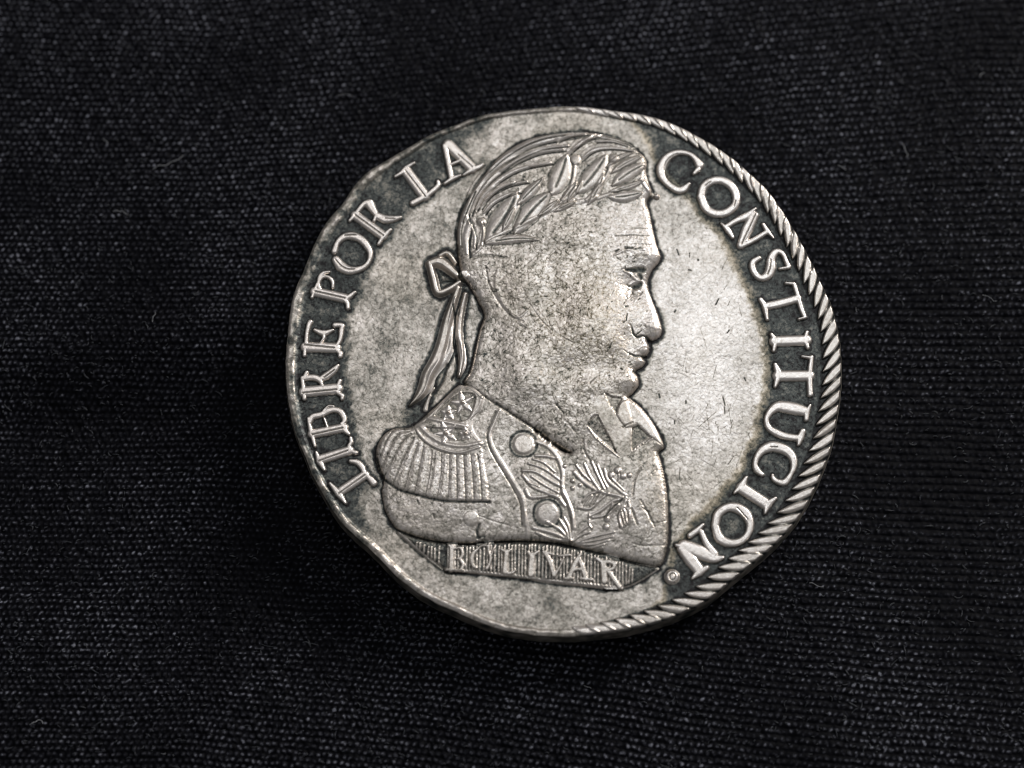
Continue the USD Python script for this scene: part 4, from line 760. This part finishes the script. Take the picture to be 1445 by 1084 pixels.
cf = hcol - np.floor(hcol); ci = np.floor(hcol)
rnd = np.sin(ci * 127.1 + row_i * 311.7) * 43758.5453; rnd -= np.floor(rnd)
bump_ = np.sqrt(np.clip(1 - ((rf - 0.5) / 0.5) ** 2, 0, 1)) * (0.62 + 0.38 * np.sqrt(np.clip(1 - ((cf - 0.5) / 0.5) ** 2, 0, 1)) * (0.4 + 0.9 * rnd))
right = sstep(QX + 5 * np.sin(QY / 9.0) + 3 * cnoise(5, 15), -22, 22)            # rows show on the right, a finer grid of loops on the left
grid_ = np.sqrt(np.clip(1 - ((rf - 0.5) / 0.5) ** 2, 0, 1)) ** 0.7 * np.sqrt(np.clip(1 - ((cf - 0.5) / 0.52) ** 2, 0, 1)) * (0.55 + 0.6 * rnd)
bump_ = bump_ * right + grid_ * (1 - right)
soft = np.clip(0.9 + 0.15 * cnoise(9, 5), 0.5, 1.2)
def hsh(k):
    r = np.sin(ci * (12.9898 + k) + row_i * (78.233 + 3.1 * k) + k * 1.7) * 43758.5453; return r - np.floor(r)
PAINTED_GLINT = np.zeros_like(QX)  # glints of shiny yarn, put into the cloth colour stitch by stitch
for k in range(3):
    ox, oy, th_ = (hsh(3 + 5 * k) - .5) * 0.5, (hsh(4 + 5 * k) - .5) * 0.45, (hsh(5 + 5 * k) - .5) * 2.4
    u_, v_ = (cf - .5 - ox) * ST, (rf - .5 - oy) * ROW
    uu, vv = u_ * np.cos(th_) + v_ * np.sin(th_), -u_ * np.sin(th_) + v_ * np.cos(th_)
    lng = 0.07 + 0.08 * hsh(6 + 5 * k)
    PAINTED_GLINT += (0.2 + 0.5 * hsh(7 + 5 * k) ** 2 + 1.1 * hsh(8 + 5 * k) ** 30) * np.exp(-(uu / lng) ** 2 - (vv / 0.062) ** 2)
PAINTED_GLINT *= np.clip(0.82 + 0.2 * cnoise(2.2, 16) + 0.08 * cnoise(8, 17), 0.2, 1.8)
sag = 0.14 * cnoise(11, 6) + 0.5 * np.sin((QX * 0.6 + QY) / 17.0) * 0.3
rc = np.hypot(QX, QY)
press = sstep(rc, 17, 27)
lw = sstep(-QX, 12, 30); rw = sstep(QX, 14, 30)
def valley(y, y0, fall, rise, wf, wr):
    return -fall * sstep(-(y - y0), -wf, 0) + rise * sstep(-(y - y0), 1.0, wr)
fold = lw * valley(QY - 0.12 * QX, 1.0, 2.6, 2.4, 7.0, 24.0) + 0.75 * rw * valley(QY + 0.1 * QX, -1.0, 1.8, 1.5, 14.0, 24.0)
ll = np.exp(-((QX + 15) / 7) ** 2 - ((QY + 14) / 7) ** 2)
CZ = (0.17 - 0.05 * right) * bump_ * soft + 0.012 * cnoise(0.1, 7) + 0.02 * cnoise(0.3, 8) + sag * press - 0.35 - 0.15 * press + 0.65 * fold - 0.45 * ll
CZ = np.minimum(CZ, np.where(rc < 20.5, -0.02, 9))
ny, nx = CZ.shape
ide = np.arange(nx * ny).reshape(ny, nx)
q4 = np.stack([ide[:-1, :-1], ide[:-1, 1:], ide[1:, 1:], ide[1:, :-1]], -1).reshape(-1, 4)
gyc, gxc = np.gradient(CZ, cs)
cn = np.stack([-gxc, -gyc, np.ones_like(gxc)], -1); cn /= np.linalg.norm(cn, axis=-1, keepdims=True)
write_mesh('/World/cloth/knit_rows', np.c_[QX.ravel(), QY.ravel(), CZ.ravel()] * MM, q4, cn.reshape(-1, 3), CLOTH, {'painted_glint': PAINTED_GLINT.ravel()})
# short shiny fibres standing out of the yarn
NF = 14000
fx, fy = cr.uniform(CX0 + 2, CX1 - 2, NF), cr.uniform(CY0 + 2, CY1 - 2, NF)
dens = ndi.map_coordinates(cnoise(4, 12), [(fy - CY0) / cs, (fx - CX0) / cs], order=1)
keep = (np.hypot(fx, fy) > 18.2) & (cr.uniform(0, 1, NF) < 0.55 + 0.22 * dens)
fx, fy = fx[keep], fy[keep]; nf = len(fx)
ln = cr.exponential(0.13, nf) + 0.12; ang = np.where(cr.uniform(0, 1, nf) < .6, cr.normal(0.1, 0.5, nf), cr.uniform(0, np.pi, nf))
curv = cr.normal(0, 1.2, nf)
pts = np.zeros((nf, 4, 3))
for k, t in enumerate((-0.5, -0.17, 0.17, 0.5)):
    aa = ang + curv * t * 0.5
    x_ = fx + ln * t * np.cos(aa); y_ = fy + ln * t * np.sin(aa)
    z_ = ndi.map_coordinates(CZ, [(y_ - CY0) / cs, (x_ - CX0) / cs], order=1) + 0.03 + 0.03 * (1 - 4 * t * t)
    pts[:, k] = np.c_[x_, y_, z_]
bc = UsdGeom.BasisCurves.Define(stage, '/World/cloth/loose_fibres')
bc.CreateTypeAttr('linear')
bc.CreatePointsAttr(Vt.Vec3fArray.FromNumpy((pts.reshape(-1, 3) * MM).astype(np.float32)))
bc.CreateCurveVertexCountsAttr(Vt.IntArray.FromNumpy(np.full(nf, 4, np.int32)))
nl = 18
lint = []
for k in range(nl):
    x_, y_, a_ = cr.uniform(-36, 32), cr.uniform(-26, 26), cr.uniform(0, np.pi)
    if math.hypot(x_, y_) < 20.5: continue
    L_, q_ = cr.exponential(0.5) + 0.25, []
    for t in np.linspace(0, 1, 6):
        q_.append((x_, y_, float(ndi.map_coordinates(CZ, [[(y_ - CY0) / cs], [(x_ - CX0) / cs]], order=1)[0]) + 0.10))
        a_ += cr.normal(0, 0.5); x_ += L_ / 5 * math.cos(a_); y_ += L_ / 5 * math.sin(a_)
    lint.append(q_)
lint = np.array(lint)
lc = UsdGeom.BasisCurves.Define(stage, '/World/cloth/lint')
lc.CreateTypeAttr('linear'); lc.CreatePointsAttr(Vt.Vec3fArray.FromNumpy((lint.reshape(-1, 3) * MM).astype(np.float32)))
lc.CreateCurveVertexCountsAttr(Vt.IntArray.FromNumpy(np.full(len(lint), 6, np.int32)))
lw_ = np.repeat(cr.uniform(0.03, 0.07, len(lint))[:, None], 6, 1)
lc.CreateWidthsAttr(Vt.FloatArray.FromNumpy((lw_.ravel() * MM).astype(np.float32))); lc.SetWidthsInterpolation('vertex')
UsdShade.MaterialBindingAPI.Apply(lc.GetPrim()).Bind(cloth_mat('pale_lint', (0.16, 0.16, 0.17), 0.6, 0.0)); say(lc.GetPrim(), kind='stuff')
bw = np.repeat(cr.uniform(0.05, 0.10, nf)[:, None], 4, 1); bw[:, [0, 3]] *= 0.5
bc.CreateWidthsAttr(Vt.FloatArray.FromNumpy((bw.ravel() * MM).astype(np.float32))); bc.SetWidthsInterpolation('vertex')
UsdShade.MaterialBindingAPI.Apply(bc.GetPrim()).Bind(FIBRE)
say(bc.GetPrim(), kind='stuff')
